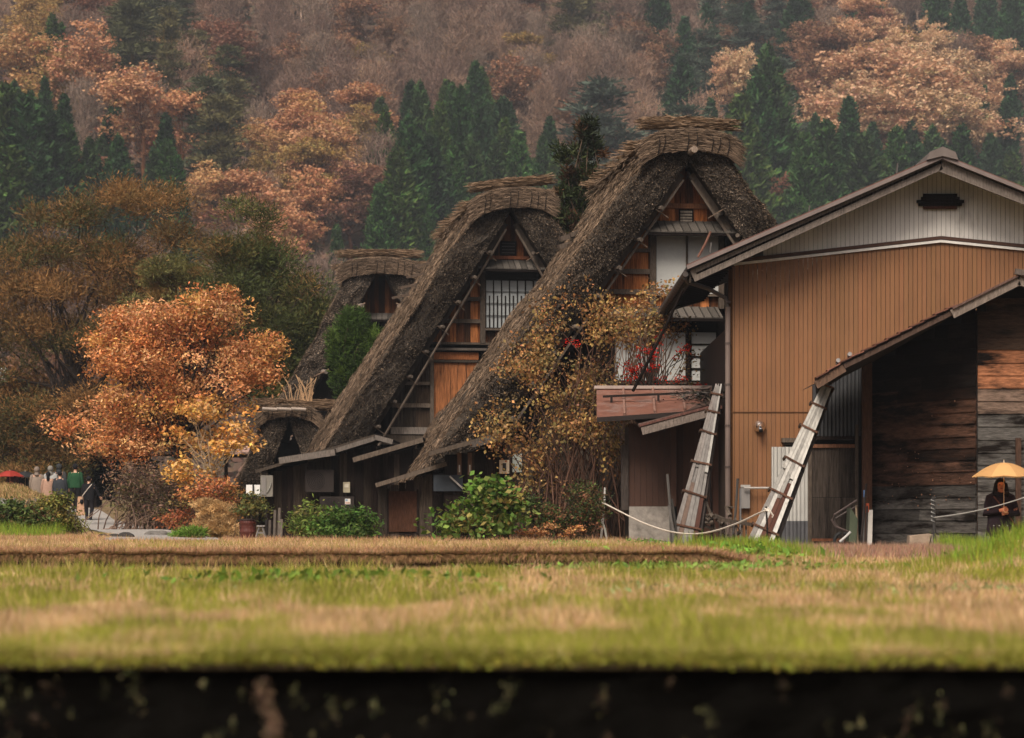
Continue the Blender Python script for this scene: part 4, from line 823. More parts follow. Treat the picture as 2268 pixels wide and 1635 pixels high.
w = MB(); X, Z0 = P(578, 1195, 61.5)[0], .12
for s in (-1, 1):
    w.beam([X-.16, 61.5+s*.12, Z0], [X-.04, 61.5+s*.03, Z0+.42], .03, .03, C(.16,.155,.15)); w.beam([X+.16, 61.5+s*.12, Z0], [X+.04, 61.5+s*.03, Z0+.42], .03, .03, C(.16,.155,.15))
for h in (.12, .26): w.beam([X-.15+h*.25, 61.38+h*.2, Z0+h], [X+.15-h*.25, 61.38+h*.2, Z0+h], .025, .035, C(.16,.155,.15))
w.box(X-.1, X+.1, 61.42, 61.58, Z0+.42, Z0+.45, C(.28,.27,.26)); tag(w.build('step_stool', M['woodp']), 'small grey wooden step stool beside the red barrel', 'stool')
for i, (x, tp) in enumerate([(596, 1152), (607, 1130), (617, 1125), (622, 1150)]):
    w = MB(); a = P(x, 1198, 61.8); b = P(x+2, tp, 61.8); a[2] = .08; w.beam(a, b, .06, .06, C(.085,.075,.065)*(1+.2*i)); tag(w.build('weathered_post', M['woodp']), f'weathered grey wooden post, {["first","second","third","fourth"][i]} from the step stool at the lean-to corner', 'post', 'grey posts at the lean-to corner')
w = MB(); fs.pbox(w, 545, 576, 1074, 1098, 1.6, 1.8, C(.62,.62,.60)); fs.pbox(w, 542, 580, 1098, 1104, 1.55, 1.8, DK); fs.pbox(w, 559, 562, 1074, 1098, 1.55, 1.6, DK); w.box(-6.9, -5.9, 67.5, 67.6, .1, 1.2, DK)
tag(w.build('paned_window', M['plain']), 'white paned window seen past the left corner of the lean-to', 'window')
# small tiled porch roof left of the lean-to
w = MB(); r = empty('porch_roof', (-8.2, 88, .6), 'small brown board roof jutting out left of the thatched porch', 'roof')
xa, za = px2(478, 1003, 88); xb, zb_ = px2(588, 1003, 88); xc, zc = px2(560, 978, 91)
w.add(np.array([[xa,87.2,za],[xb,87.2,zb_],[xb,91,zc],[xa+1.2,91,zc],[xa,87.2,za-.09],[xb,87.2,zb_-.09],[xb,91,zc-.09],[xa+1.2,91,zc-.09]]), np.array([[0,1,2,3],[7,6,5,4],[0,4,5,1],[0,3,7,4],[1,5,6,2]]), C(.26,.17,.14)); w.build('roof_sheet', M['woodh'], r)
w = MB(); 
for x in (xa+.35, xb-.2): w.beam([x, 88.2, .3], [x, 88.2, za+.05], .12, .12, DK)
w.beam([xa+.2, 88.2, za-.1], [xb, 88.2, za-.1], .12, .14, GR*.5); w.build('post', M['woodp'], r)
# dark house at the left edge behind the pines
fE = Frame(-24.5, 112, 0); r = empty('dark_house', (-24.5, 112, 1.2), 'dark house with small white windows behind the pines at the left edge', 'house')
w = MB(); w.box(-6, 4.5, 0, 6, 1, 7, C(.022,.018,.016), T=fE); w.build('wall', M['woodp'], r)
w = MB(); w.box(-6.6, 5.2, -.8, 6.5, 7, 7.25, DK, T=fE); w.build('roof', M['woodp'], r)
for (a,b,c,d) in ((-2,16,815,866),(38,60,850,868),(10,32,908,936),(28,46,915,958)):
    w = MB(); fE.pbox(w, a, b, c, d, -.08, 0, C(.62,.62,.6)); w.build('window', M['plain'], r)
# ------------------------------------------------------------------ brown barn
fN = Frame(0, 50, 0); bn = empty('barn', (8.9, 50, .08), 'large brown and white sided barn with a shallow pitched roof at the right', 'barn')
def at50(px, py, v=0): return fN.uz(px, py, v)
BR = C(.178,.082,.034); rg = np.random.default_rng(60)
w = MB(); u = at50(1617, 900)[0]; uend = 13.2; uap = at50(2083, 535)[0]; zap = at50(2083, 535)[1]
trim = lambda u: zap-abs(u-uap)*(.112 if u < uap else .1)
zroofN = lambda u: at50(2086, 376)[1]-abs(u-at50(2086, 376)[0])*.428
while u < uend:
    w.box(u+.004, u+.089, -.012, 0, .1, trim(u+.04), BR*rg.uniform(.93, 1.06)*(1+.015*rg.normal(size=3)), T=fN); u += .0945
w.box(at50(1617,900)[0], uend, 0, .05, .1, 4.6, BR*.3, T=fN); w.build('brown_siding', M['siding'], bn)
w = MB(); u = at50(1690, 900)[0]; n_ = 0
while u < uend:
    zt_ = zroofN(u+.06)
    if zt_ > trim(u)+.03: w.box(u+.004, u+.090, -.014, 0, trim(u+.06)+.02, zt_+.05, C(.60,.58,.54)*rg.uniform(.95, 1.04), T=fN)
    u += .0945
w.build('white_siding', M['blotched'], bn)
w = MB()
for sx, xe in ((-1, at50(1617, 0)[0]), (1, uend)):
    w.beam([uap, 49.96, trim(uap)+.0], [xe, 49.96, trim(xe)], .06, .05, C(.62,.6,.56)); w.beam([uap, 49.95, trim(uap)+.07], [xe, 49.95, trim(xe)+.07], .06, .07, C(.06,.03,.02))
w.beam([at50(1617,0)[0], 49.975, at50(0, 913)[1]], [uend, 49.975, at50(0, 913)[1]], .012, .014, BR*.5); w.build('trim', M['paint'], bn)
w = MB(); w.box(at50(1617,900)[0], 13.1, .06, 8, .1, 4.7, C(.03,.02,.015), T=fN); 
G = np.array([[[u, v, z] for u, z in ((at50(1617,0)[0], 4.7), (at50(2086,0)[0], at50(0,378)[1]-.05), (13.2, 4.7))] for v in (.06, 8)]); w.grid(fN(G)); f = fN(G[0]); w.add(f, np.array([[0,1,2]]), C(.03,.02,.015)); w.build('wall', M['plain'], bn)
# roof: front verge .8 m before the wall
w = MB(); RV = -1.0; a = at50(2086, 345, RV); l = at50(1521, 590, RV); r_ = (13.9, a[1]-(13.9-a[0])*.40)
for (p, q) in ((l, a), (a, r_)):
    mb = w; V = [[x, v, z-dz] for x, z in (p, q) for v in (RV, 8.5) for dz in (.07, 0)]; w.hexa(fN(np.array(V)), C(.06,.05,.048))
w.build('roof', M['paint'], bn)
w = MB(); 
for (p, q) in ((l, a), (a, r_)):
    w.beam([p[0], 50+RV+.0, p[1]-.03], [q[0], 50+RV, q[1]-.03], .10, .075, C(.15,.12,.11)); w.beam([p[0], 50+RV+.02, p[1]+.02], [q[0], 50+RV+.02, q[1]+.02], .08, .03, C(.10,.05,.04))
w.build('verge_flashing', M['paint'], bn)
w = MB()
for (p, q) in ((l, a), (a, r_)):
    dx = .12 if p is l else 0
    w.beam([p[0]+dx, 50+RV+.10, p[1]-.19+.0], [q[0], 50+RV+.10, q[1]-.17], .05, .25, C(.14,.12,.105), h2=.20)
    w.beam([p[0]+.2, 50+RV+.45, p[1]-.14], [q[0], 50+RV+.45, q[1]-.12], .75, .04, DK*.7)
w.build('bargeboard', M['woodp'], bn)
w = MB(); x, z = a; 
w.add(np.array([[x-.32, 48.9, z-.10],[x-.26, 48.9, z+.06],[x, 48.9, z+.17],[x+.26, 48.9, z+.06],[x+.32, 48.9, z-.10],[x,48.9,z-.02],[x-.32, 58, z-.10],[x-.26, 58, z+.06],[x, 58, z+.17],[x+.26, 58, z+.06],[x+.32, 58, z-.10]]), np.array([[0,1,2,5],[5,2,3,4],[1,7,8,2],[2,8,9,3],[0,6,7,1],[4,3,9,10]]), C(.12,.10,.09)); w.build('ridge_cap', M['paint'], bn)
w = MB(); 
for px, py in ((1790, 466), (1572, 548), (1985, 372)): p = np.array(fN(np.array([*[at50(px, py, -.2)[0]], -.2, at50(px, py, -.2)[1]]))); w.beam(p+[0,0,-.12], p+[.03,0,.1], .12, .03, C(.05,.045,.04), w2=.03)
w.build('snow_stop', M['paint'], bn)
# side soffit, side wall and gutters
w = MB(); u0 = at50(1617, 0)[0]; V = [[l[0]+.05, v, l[1]-.16] for v in (RV+.1, 8)]+[[u0, v, zroofN(u0)-.12] for v in (RV+.1, 8)]; w.add(fN(np.array(V)), np.array([[0,1,3,2]]), DK*.5); 
w.box(u0-.03, u0+.05, -.03, .08, .1, zroofN(u0), BR*.35, T=fN); w.beam(fN(np.array([l[0]+.08, RV+.1, l[1]-.22])), fN(np.array([l[0]+.08, 8, l[1]-.22])), .04, .2, GR*.4); 
for k in range(16): v = RV+.25+k*.5; w.beam(fN(np.array([l[0]+.05, v, l[1]-.12])), fN(np.array([u0, v, zroofN(u0)-.16])), .05, .09, DK*1.2)
w.build('soffit', M['woodp'], bn)
w = MB(); t = np.linspace(0, 2*np.pi, 11); gx, gzz = l[0]-.02, l[1]-.16; w.tube(fN(np.array([[gx, v, gzz-.01*v] for v in np.linspace(RV+.05, 8, 40)])), np.where(np.arange(40) % 2, .075, .06), 10, C(.05,.042,.038))
p0 = fN(np.array([gx, RV+.2, gzz-.05])); p1 = P(1524, 625, 49.4); p2 = P(1570, 640, 49.7); p3 = P(1606, 660, 49.9); p4 = P(1612, 685, 49.92); w.tube(np.array([p0, p1, p2, p3, p4]), .045, 9, C(.07,.06,.055)); 
w.tube(np.array([P(1612, 680, 49.92), [P(1612,700,49.92)[0], 49.92, .15]]), .055, 10, C(.15,.115,.10))
for k in range(7): z = .9+k*.85; x = P(1612,700,49.92)[0]; w.tube(np.array([[x, 49.92, z], [x, 49.92, z+.035]]), .068, 10, C(.08,.06,.055))
w.build('downpipe', M['paint'], bn)
w = MB(); ua, za = at50(2044, 430); ub, zb_ = at50(2118, 460); w.box(ua, ub, -.06, -.015, zb_, za, DK*.5, T=fN)
for k, (e, c) in enumerate([(0.0, DK), (.05, DK*1.4), (.14, DK*1.2), (.1, DK), (.0, C(.06,.025,.015))]): z = za-.02-k*(za-zb_)/4.4; w.box(ua-e, ub+e, -.12, -.05, z-.045, z+.01, c, T=fN)
w.build('gable_vent', M['woodp'], bn)
w = MB(); x, z = at50(1682, 945)[0], at50(1682, 945)[1]; w.tube(np.array([[x, 49.98, z], [x, 49.90, z], [x, 49.84, z-.0]]), [.125, .118, .07], 20, m=0); w.tube(np.array([[x, 49.88, z+.01], [x, 49.78, z-.01], [x, 49.72, z-.09]]), [.065, .062, .055], 14); w.tube(np.array([[x, 49.735, z-.07], [x, 49.712, z-.105]]), [.042, .042], 12, C(.02,.02,.02), m=1)
w.build('exhaust_vent', [M['chrome'], M['plain']], bn, smooth=True)
w = MB(); fN.pbox(w, 1642, 1661, 1076, 1126, -.12, -.015, C(.20,.19,.18)); fN.pbox(w, 1641, 1662, 1074, 1079, -.13, -.015, C(.34,.33,.31)); w.build('meter_box', M['paint'], bn)
w = MB(); w.tube(np.array([P(1648, 1081, 49.8), P(1720, 1081, 49.8)]), .022, 8, C(.32,.30,.28)); x = P(1640, 0, 49.9)[0]; w.tube(np.array([[x, 49.9, P(0,1082,49.9)[2]], [x, 49.9, .1]]), .02, 8, C(.15,.15,.15)); w.build('conduit', M['paint'], bn)
w = MB(); fN.pbox(w, 1733, 1786, 970, 980, -.25, -.0, GR*.9); fN.pbox(w, 1738, 1790, 978, 986, -.2, 0, GR*.5); w.build('window_hood', M['woodp'], bn)
w = MB(); fN.pbox(w, 1741, 1800, 986, 1110, -.03, -.0, C(.018,.014,.012)); w.build('window', M['plain'], bn)
# ------------------------------------------------------------------ dark board shed at the right
sh = empty('board_shed', (7.8, 45, .08), 'dark plank walled shed under a sagging tiled roof at the right edge', 'shed'); rg = np.random.default_rng(61)
Ya, Yb_ = 46.6, 44.0; YR = 43.3
_rp = np.array([P(x, y, YR) for x, y in [(1806, 844), (1869, 803), (1950, 763), (2031, 722), (2118, 679), (2256, 610)]])
zsh = lambda x: float(np.interp(x, list(_rp[:, 0])+[10.8], list(_rp[:, 2])+[4.5]))-.13
pxr = lambda px: np.interp(px, [1806, 1869, 1950, 2031, 2118, 2256], [844, 803, 763, 722, 679, 610])
xa = P(1930, 0, Ya)[0]; xb = P(2162, 0, Yb_)[0]
w = MB(); z = -.05; k = 0
cw = lambda h, rg: (C(.048,.044,.040)*rg.uniform(.6, 1.4) if h < 1.15 else C(.045,.023,.015)*rg.uniform(.2, 1.5) if h < 2.9 else C(.010,.007,.006)*rg.uniform(.5, 1.5))  # topmost boards near-black: shade under the roof put into the colour
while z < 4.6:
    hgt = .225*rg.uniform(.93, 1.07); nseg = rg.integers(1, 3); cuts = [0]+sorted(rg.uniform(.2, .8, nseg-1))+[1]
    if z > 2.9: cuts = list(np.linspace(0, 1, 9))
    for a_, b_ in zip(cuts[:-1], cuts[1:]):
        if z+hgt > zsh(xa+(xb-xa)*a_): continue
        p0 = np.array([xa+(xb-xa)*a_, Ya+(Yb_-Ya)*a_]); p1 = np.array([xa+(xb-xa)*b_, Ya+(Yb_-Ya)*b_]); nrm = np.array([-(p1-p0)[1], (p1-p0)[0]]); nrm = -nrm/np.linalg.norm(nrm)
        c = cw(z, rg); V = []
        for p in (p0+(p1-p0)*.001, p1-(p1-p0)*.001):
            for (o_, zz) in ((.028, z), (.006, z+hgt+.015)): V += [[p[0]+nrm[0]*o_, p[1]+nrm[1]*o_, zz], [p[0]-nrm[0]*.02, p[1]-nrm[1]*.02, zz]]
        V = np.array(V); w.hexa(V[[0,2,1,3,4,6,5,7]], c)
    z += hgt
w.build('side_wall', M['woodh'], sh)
w = MB(); ts = np.linspace(0, 1, 30); q0 = [(xa+(xb-xa)*t_, Ya+(Yb_-Ya)*t_+.05) for t_ in ts]; w.grid(np.array([[[x, y, 1.5] for x, y in q0], [[x, y, zsh(x)+.07] for x, y in q0]]), DK*.6)
xs_ = np.linspace(xb, 10.5, 20); w.grid(np.array([[[x, 43.96, 1.5] for x in xs_], [[x, 43.96, zsh(x)+.07] for x in xs_]]), DK*.6); w.build('backing', M['plain'], sh)
w = MB(); rk = np.random.default_rng(88)
for k in range(60):
    f = rk.uniform(.03, .97); z = .9+abs(rk.normal())*.8; X_ = xa+(xb-xa)*f; Y_ = Ya+(Yb_-Ya)*f
    if z > zsh(X_)-.3: continue
    s_ = rk.uniform(.006, .014); w.ball([X_-.035, Y_-.03, z], [s_, .012, s_*rk.uniform(.7, 1.8)], C(.20,.11,.07)*rk.uniform(.2, 1.2), nu=7, nv=5)
w.build('knot', M['woodp'], sh)['kind'] = 'stuff'
w = MB(); z = -.25; fS = Frame(0, 43.9, 0)
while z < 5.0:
    hgt = .235*rg.uniform(.95, 1.05); c = (C(.075,.070,.064) if z < 2.4 else C(.13,.09,.068) if z < 3.0 else C(.19,.08,.04) if z < 3.6 else C(.03,.018,.012))*rg.uniform(.6, 1.4)  # highest boards darkened in colour for the shadow beneath the eaves
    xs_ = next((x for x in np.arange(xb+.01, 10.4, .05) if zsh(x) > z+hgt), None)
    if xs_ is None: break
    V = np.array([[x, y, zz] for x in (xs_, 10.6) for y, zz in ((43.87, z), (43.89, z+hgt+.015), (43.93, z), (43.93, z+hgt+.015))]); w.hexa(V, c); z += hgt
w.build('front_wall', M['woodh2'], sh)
w = MB(); fS.pbox(w, 2250, 2262, 970, 1165, -.10, -.05, C(.06,.035,.025)); w.build('wall_post', M['woodp'], sh)
w = MB(); x = P(1920, 0, 46.4)[0]; w.box(x-.085, x+.085, 46.3, 46.5, .05, zsh(x)-.1, C(.085,.045,.030)); w.build('corner_post', M['woodp'], sh)
w = MB(); x = P(1898, 0, 46.5)[0]; w.box(x-.03, x+.03, 46.5, 46.56, .05, P(0, 940, 46.4)[2], GR*.6); w.build('door_post', M['woodp'], sh)
def corr(mb, fr, px0, px1, py0, py1, v, col, pitch=.075, amp=.012, clip=False):
    u0, z1 = fr.uz(px0, py0, v); u1, z0 = fr.uz(px1, py1, v); u = np.arange(u0, u1, pitch/6); zc = lambda a: min(z1, zsh(a)) if clip else z1
    G = np.array([[[a, v-amp*math.sin(a*2*math.pi/pitch), z0 if k == 0 else zc(a)] for a in u] for k in (0, 1)]); G = fr(G); mb.grid(G, np.repeat(np.array([col]), len(u)-1, 0)*np.random.default_rng(1).uniform(.8, 1.15, (len(u)-1, 1)))
fK = Frame(0, 46.8, 0); w = MB(); corr(w, fK, 1800, 1906, 780, 970, 0, C(.035,.036,.038), clip=True); w.build('corrugated_sheet', M['rust'], sh)
w = MB(); corr(w, fK, 1709, 1793, 990, 1155, 0, C(.36,.355,.33)); w.build('corrugated_sheet', M['rusts'], sh)
w = MB(); corr(w, fK, 1705, 1793, 1154, 1222, -.02, C(.085,.085,.09)); corr(w, fK, 1697, 1709, 1166, 1222, -.05, C(.3,.3,.29)); w.build('corrugated_sheet', M['rust'], sh)
w = MB(); u = fK.uz(1798, 990, -.05)[0]; ue = fK.uz(1896, 990, 0)[0]; z1, zm, z0 = fK.uz(0, 990, 0)[1], fK.uz(0, 1102, 0)[1], .1
for (za, zb_) in ((zm+.005, z1), (z0, zm-.005)):
    uu = u
    while uu < ue-.05: ww = min(rg.uniform(.5, .65), ue-uu); w.box(uu+.004, uu+ww-.004, -.03-.01*(za < 1), .0, za, zb_, C(.04,.033,.028)*rg.uniform(.7, 1.4), T=fK); uu += ww
w.build('door', M['wood'], sh)
w = MB(); fK.pbox(w, 1793, 1898, 984, 992, -.07, -.03, C(.15,.075,.045)); fK.pbox(w, 1797, 1885, 1193, 1199, -.07, -.03, C(.15,.06,.03)); fK.pbox(w, 1790, 1798, 985, 1215, -.07, -.02, GR*.7); fK.pbox(w, 1790, 1910, 966, 974, -.12, .0, DK*1.5); w.build('door_frame', M['woodp'], sh)
w = MB(); us_ = np.linspace(P(1800,0,46.9)[0], xb+.1, 20); w.grid(np.array([[[u, 46.95, .05] for u in us_], [[u, 46.95, max(.1, zsh(u))] for u in us_], [[u, 48.9, max(.1, zsh(u))] for u in us_]]), DK*.4); w.build('inner_wall', M['plain'], sh)
# roof: lower tiled wing and upper roof
rl = [(1806, 844), (1869, 803), (1950, 763), (2031, 722), (2118, 679)]; w = MB(); Yf = YR
pts = np.array([P(x, y, Yf) for x, y in rl]); 
Gt = np.array([pts, pts+np.array([.42, 3.2, .0])]); Gb = Gt-np.array([0, 0, .06])
w.grid(np.array([Gb[1], Gt[1], Gt[0], Gb[0], Gb[1]]), C(.05,.04,.036)); w.build('roof', M['woodp'], sh)
w = MB(); L_ = np.cumsum([0]+[np.linalg.norm(pts[i+1]-pts[i]) for i in range(4)]); tt = np.arange(0, L_[-1]-.02, .24)
ip = lambda d: np.array([np.interp(d, L_, pts[:, k]) for k in range(3)])
for j in range(12):
    for i, d in enumerate(tt):
        a_ = ip(d); b_ = ip(min(d+.27, L_[-1])); o_ = np.array([j*.034, j*.26, .012+rg.uniform(0, .01)]); w.beam(a_+o_+[0, .0, .035], b_+o_+[0, 0, .008], .245, .022, C(.15,.07,.05)*rg.uniform(.6, 1.4) if j == 0 else C(.10,.07,.06)*rg.uniform(.6, 1.2))
        if j < 3 and 1 < i < len(tt)-8: w.tube(np.array([a_+o_+[0,-.05,.085], a_+o_+[.02,.14,.085]]), .04, 7, C(.17,.165,.165)*rg.uniform(.5, 1.5))
w.build('roof_tiles', M['stone'], sh)
w = MB(); w.beam(pts[0]+[0,-.05,-.08], pts[1]+[0,-.05,-.10], .05, .14, C(.11,.07,.05)); 
for i in (1, 2, 3): w.beam(pts[i]+[0,-.05,-.075], pts[i+1]+[0,-.05,-.075], .04, .08, C(.075,.05,.04))
w.build('eave_board', M['woodp'], sh)
w = MB(); a_ = P(2108, 684, 43.2); b_ = P(2256, 610, 43.2); c_ = b_+np.array([1.6, 0, -.45])
for p, q in ((a_, b_), (b_, c_)): w.hexa(np.array([[x[0], y, x[2]+dz] for x in (p, q) for y in (43.2, 48.5) for dz in (-.05, 0)]), C(.07,.055,.05))
w.build('upper_roof', M['paint'], sh)
w = MB()
for p, q in ((a_, b_), (b_, c_)): w.beam(p+[0,-.03,-.10], q+[0,-.03,-.10], .04, .16, C(.17,.14,.12)); w.beam(p+[0,-.06,.0], q+[0,-.06,.0], .07, .035, C(.11,.07,.06))
w.beam(b_+[-.08,-.08,.06], b_+[.3,-.08,.0], .1, .1, C(.10,.08,.07)); w.build('bargeboard', M['woodp'], sh)
# ------------------------------------------------------------------ small store with a red metal roof
st = empty('store_shed', (3.6, 52, .08), 'small brown sided store with a reddish metal roof, left of the barn', 'shed'); fT = Frame(0, 52.5, 0)
w = MB(); u = fT.uz(1392, 0)[0]; 
while u < fT.uz(1486, 0)[0]: w.box(u+.003, u+.128, 52.48, 52.5, fT.uz(0, 1122)[1], fT.uz(0, 938)[1], C(.050,.025,.017)*rg.uniform(.85, 1.15)); u += .1305
u = fT.uz(1499, 0, .3)[0]
while u < fT.uz(1600, 0, .3)[0]: w.box(u+.003, u+.128, 52.78, 52.8, .1, 2.85, C(.065,.031,.021)*rg.uniform(.85, 1.15)); u += .1305
w.box(fT.uz(1392,0)[0], fT.uz(1600,0)[0], 52.82, 54.2, .1, 2.75, DK*.5); w.box(fT.uz(1392,0)[0], fT.uz(1487,0)[0], 52.51, 52.80, .1, 2.7, DK); w.build('brown_siding', M['paint'], st)
w = MB(); fT.pbox(w, 1393, 1487, 1122, 1205, -.06, .3, C(.21,.195,.175)); w.build('plinth', M['stone'], st)
w = MB(); fT.pbox(w, 1376, 1392, 985, 1130, -.1, .1, C(.05,.042,.038)); w.build('corner_post', M['woodp'], st)
w = MB(); YT, YB = 54.6, 51.6; tl, tr_ = P(1321, 862, YT), P(1590, 862, YT); bl, br_ = P(1322, 924, YB), P(1600, 905, YB)
w.hexa(np.array([bl+[0,0,-.05], bl, tl+[0,0,-.05], tl, br_+[0,0,-.05], br_, tr_+[0,0,-.05], tr_]), C(.17,.075,.052)); w.build('roof_sheet', M['redroof'], st)
w = MB()
for f in np.array([.26, .545, .83, 1.11])*.94: a_ = bl+(br_-bl)*f*.9+[0,0,.03]; b_ = tl+(tr_-tl)*f*.9+[0,0,.03]; w.beam(a_, b_, .045, .05, C(.19,.11,.085))
w.beam(tl+[-.05,0,.04], tr_+[0,0,.04], .18, .07, C(.30,.24,.21)); w.beam(bl+[0,-.03,-.06], br_+[0,-.03,-.06], .05, .10, DK*1.6); w.build('roof_seam', M['paint'], st)
w = MB(); m_ = lambda f, t, h: (bl+(br_-bl)*f)*(1-t)+(tl+(tr_-tl)*f)*t+np.array([0, 0, h]); w.beam(m_(.05, .5, .13), m_(.97, .55, .13), .05, .05, DK)
for f in (.12, .5, .93): w.beam(m_(f, .5, .0), m_(f, .5, .13), .05, .05, DK)
w.build('snow_rail', M['paint'], st)
w = MB(); a_, b_ = P(1416, 943, 51.0), P(1592, 896, 51.0); w.hexa(np.array([[x[0], y, x[2]+dz+(.25 if y > 52 else 0)] for x in (a_, b_) for y in (51.0, 53.2) for dz in (-.04, 0)]), C(.09,.06,.05)); w.beam(a_+[.05,-.03,-.12], b_+[0,-.03,-.12], .04, .16, C(.16,.135,.12)); w.beam(a_+[0,-.04,.0], b_+[0,-.04,.0], .06, .05, C(.12,.06,.05)); w.build('lean_to_roof', M['woodp'], st)
w = MB(); leafset(w, P(1565, 877, 51.2)+np.random.default_rng(2).normal(size=(500, 3))*[.30,.12,.08], .09, C(.07,.06,.05), .5, .15, .7); o = w.build('twig_bundle', M['straw']); tag(o, 'bundle of grey twigs lying on the right end of the red metal roof', 'twigs'); 
# ------------------------------------------------------------------ leaning board bundles
def bundle(name, label, top, bot, Yt, Yb2, wt_, wb_, straps, cols, seed, split=None):
    rg = np.random.default_rng(seed); r = empty(name, tuple(P(*bot, Yb2)), label, 'boards'); a_, b_ = P(*bot, Yb2), P(*top, Yt); d = unit(b_-a_); s = unit(np.cross(d, [0, 1, 0])); s = s if s[0] > 0 else -s; n_ = np.cross(d, s); n_ = n_ if n_[1] < 0 else -n_
    w = MB(); nb = 5
    for layer in range(3):
        for i in range(nb):
            f = (i+.5)/nb-.5; t0, t1 = rg.uniform(0, .02), rg.uniform(.97, 1.0); segs = [(t0, t1)] if rg.random() < .4 else [(t0, rg.uniform(.3, .55)), (rg.uniform(.28, .5), t1)]
            for k, (u0, u1) in enumerate(segs):
                c = cols[1 if (u0+u1)/2 > .35 else 0]; c = c[rg.integers(len(c))]*rg.uniform(.7, 1.2)
                p = a_+d*np.linalg.norm(b_-a_)*u0+s*f*(wb_+(wt_-wb_)*u0)+n_*(layer*.03+k*.012); q = a_+d*np.linalg.norm(b_-a_)*u1+s*f*(wb_+(wt_-wb_)*u1)+n_*(layer*.03+k*.012)
                w.beam(p, q, (wb_+(wt_-wb_)*u0)/nb*.93, .02, c, up=s, w2=(wb_+(wt_-wb_)*u1)/nb*.93) if 0 else w.beam(p, q, .02, (wb_+(wt_-wb_)*u0)/nb*.93, c, up=s, w2=.02, h2=(wb_+(wt_-wb_)*u1)/nb*.93)
    w.build('board', M['boards'], r)
    for t in straps:
        w = MB(); c = a_+(b_-a_)*t; hw = (wb_+(wt_-wb_)*t)/2+.04; tl_ = rg.normal()*.015; w.beam(c-s*hw+n_*.09-[0,0,tl_], c+s*hw+n_*.09+[0,0,tl_], .035, .035, C(.12,.065,.045)*rg.uniform(.6, 1.3)); w.beam(c-s*hw-n_*.04, c-s*hw+n_*.1, .03, .05, C(.06,.04,.03)); w.beam(c+s*hw-n_*.04, c+s*hw+n_*.1, .03, .05, C(.06,.04,.03)); w.build('strap', M['woodp'], r)
    w = MB(); w.beam(a_+s*wb_*.62-n_*.08, b_+s*wt_*.6-n_*.08, .09, .11, C(.04,.033,.03), w2=.06, h2=.07); w.build('support_pole', M['bark'], r)
GY, RD, WT = C(.15,.14,.13), C(.075,.024,.013), C(.31,.30,.275)
bundle('board_bundle', 'tall narrow strapped bundle of boards leaning between the store shed and the barn', (1591, 852), (1512, 1210), 48.9, 47.6, .12, .52, (.11, .31, .50, .69, .82, .93), ([C(.16,.15,.14), RD*.8, C(.12,.08,.06), GY*.8], [WT, WT*.9, GY*1.3, C(.2,.18,.165)]), 71)
bundle('board_bundle', 'wide strapped bundle of white and dark red boards leaning against the shed roof eave', (1832, 852), (1674, 1222), 45.3, 43.8, .18, .46, (.03, .12, .33, .52, .72, .86, .98), ([RD, RD*1.2, RD*.7, C(.10,.04,.025), GY*1.4], [WT*1.25, WT*1.1, WT*.95, WT*.8]), 72)
# ------------------------------------------------------------------ poles, tools and junk
def pole(name, label, cat, a_, b_, r, col, mt='bark', n=6, pts=None):
    w = MB(); w.tube(np.array(pts) if pts is not None else np.array([a_, (np.array(a_)+b_)/2+[.02,0,.01], b_]), r, n, col); return tag(w.build(name, M[mt]), label, cat)
pole('roof_pole', 'long thin dark pole propped from the red metal roof up to the barn gutter', 'pole', P(1402, 866, 50.5), P(1513, 642, 49), [.035, .03, .025], DK*1.3)
pole('roof_pole', 'short brown stick standing up against the white screens at the barn roof edge', 'stick', P(1546, 570, 51), P(1574, 513, 51), [.03, .03, .025], C(.14,.07,.05))
for i, (x0, y0, x1, y1, Y, c, lb) in enumerate([(1487,1195,1478,1050,47.5,GY*.5,'grey stick leaning against the concrete plinth, the leftmost of three'), (1494,1198,1481,1120,47.4,GY*.7,'short pale stick leaning beside the left board bundle'), (1500,1200,1487,1105,47.6,GY*.35,'dark stick leaning beside the left board bundle'),
    (1330,1200,1340,1080,55,C(.5,.48,.45),'thin white stake standing left of the small store shed'), (1345,1206,1332,1150,55,C(.4,.4,.36),'short thin white stake left of the small store shed'), (1620,1205,1634,1060,49,GY*.4,'grey pole leaning on the barn wall behind the junk'), (1577,1210,1569,1010,49,DK*1.5,'dark upright pole behind the left board bundle')]):
    a_, b_ = P(x0, y0, Y), P(x1, y1, Y); a_[2] = gz(a_[:1], a_[1:2])[0]; pole('leaning_stick', lb, 'stick', a_, b_, .028, c)
def junk(name, label, cat, fn, mt='woodp'):
    w = MB(); fn(w); return tag(w.build(name, M[mt]), label, cat)
def pallet(w):
    for k in range(6): x = 1598+k*11; w.beam(P(x, 1205, 47.6), P(x+rg.normal()*2, 1150+rg.normal()*4, 47.9), .035, .05, GR*.6*rg.uniform(.6, 1.5))
    w.beam(P(1590, 1150, 47.7), P(1665, 1162, 47.7), .05, .07, GR*.5); w.beam(P(1590, 1202, 47.5), P(1668, 1208, 47.5), .08, .06, GR*.8)
junk('wooden_rack', 'broken dark wooden rack lying at the foot of the barn wall', 'rack', pallet)
def branches(w):
    for k in range(8): a_ = P(1570+rg.uniform(0, 50), 1200-rg.uniform(0, 60), 47.9); w.tube(np.array([a_, a_+[rg.normal()*.2, .1, rg.uniform(-.1, .3)], a_+[rg.normal()*.4, .1, rg.uniform(-.3, .4)]]), [.05, .04, .02], 6, GR*rg.uniform(.3, .9))
junk('firewood', 'tangle of grey branches between the left board bundle and the barn', 'firewood', branches, 'bark')
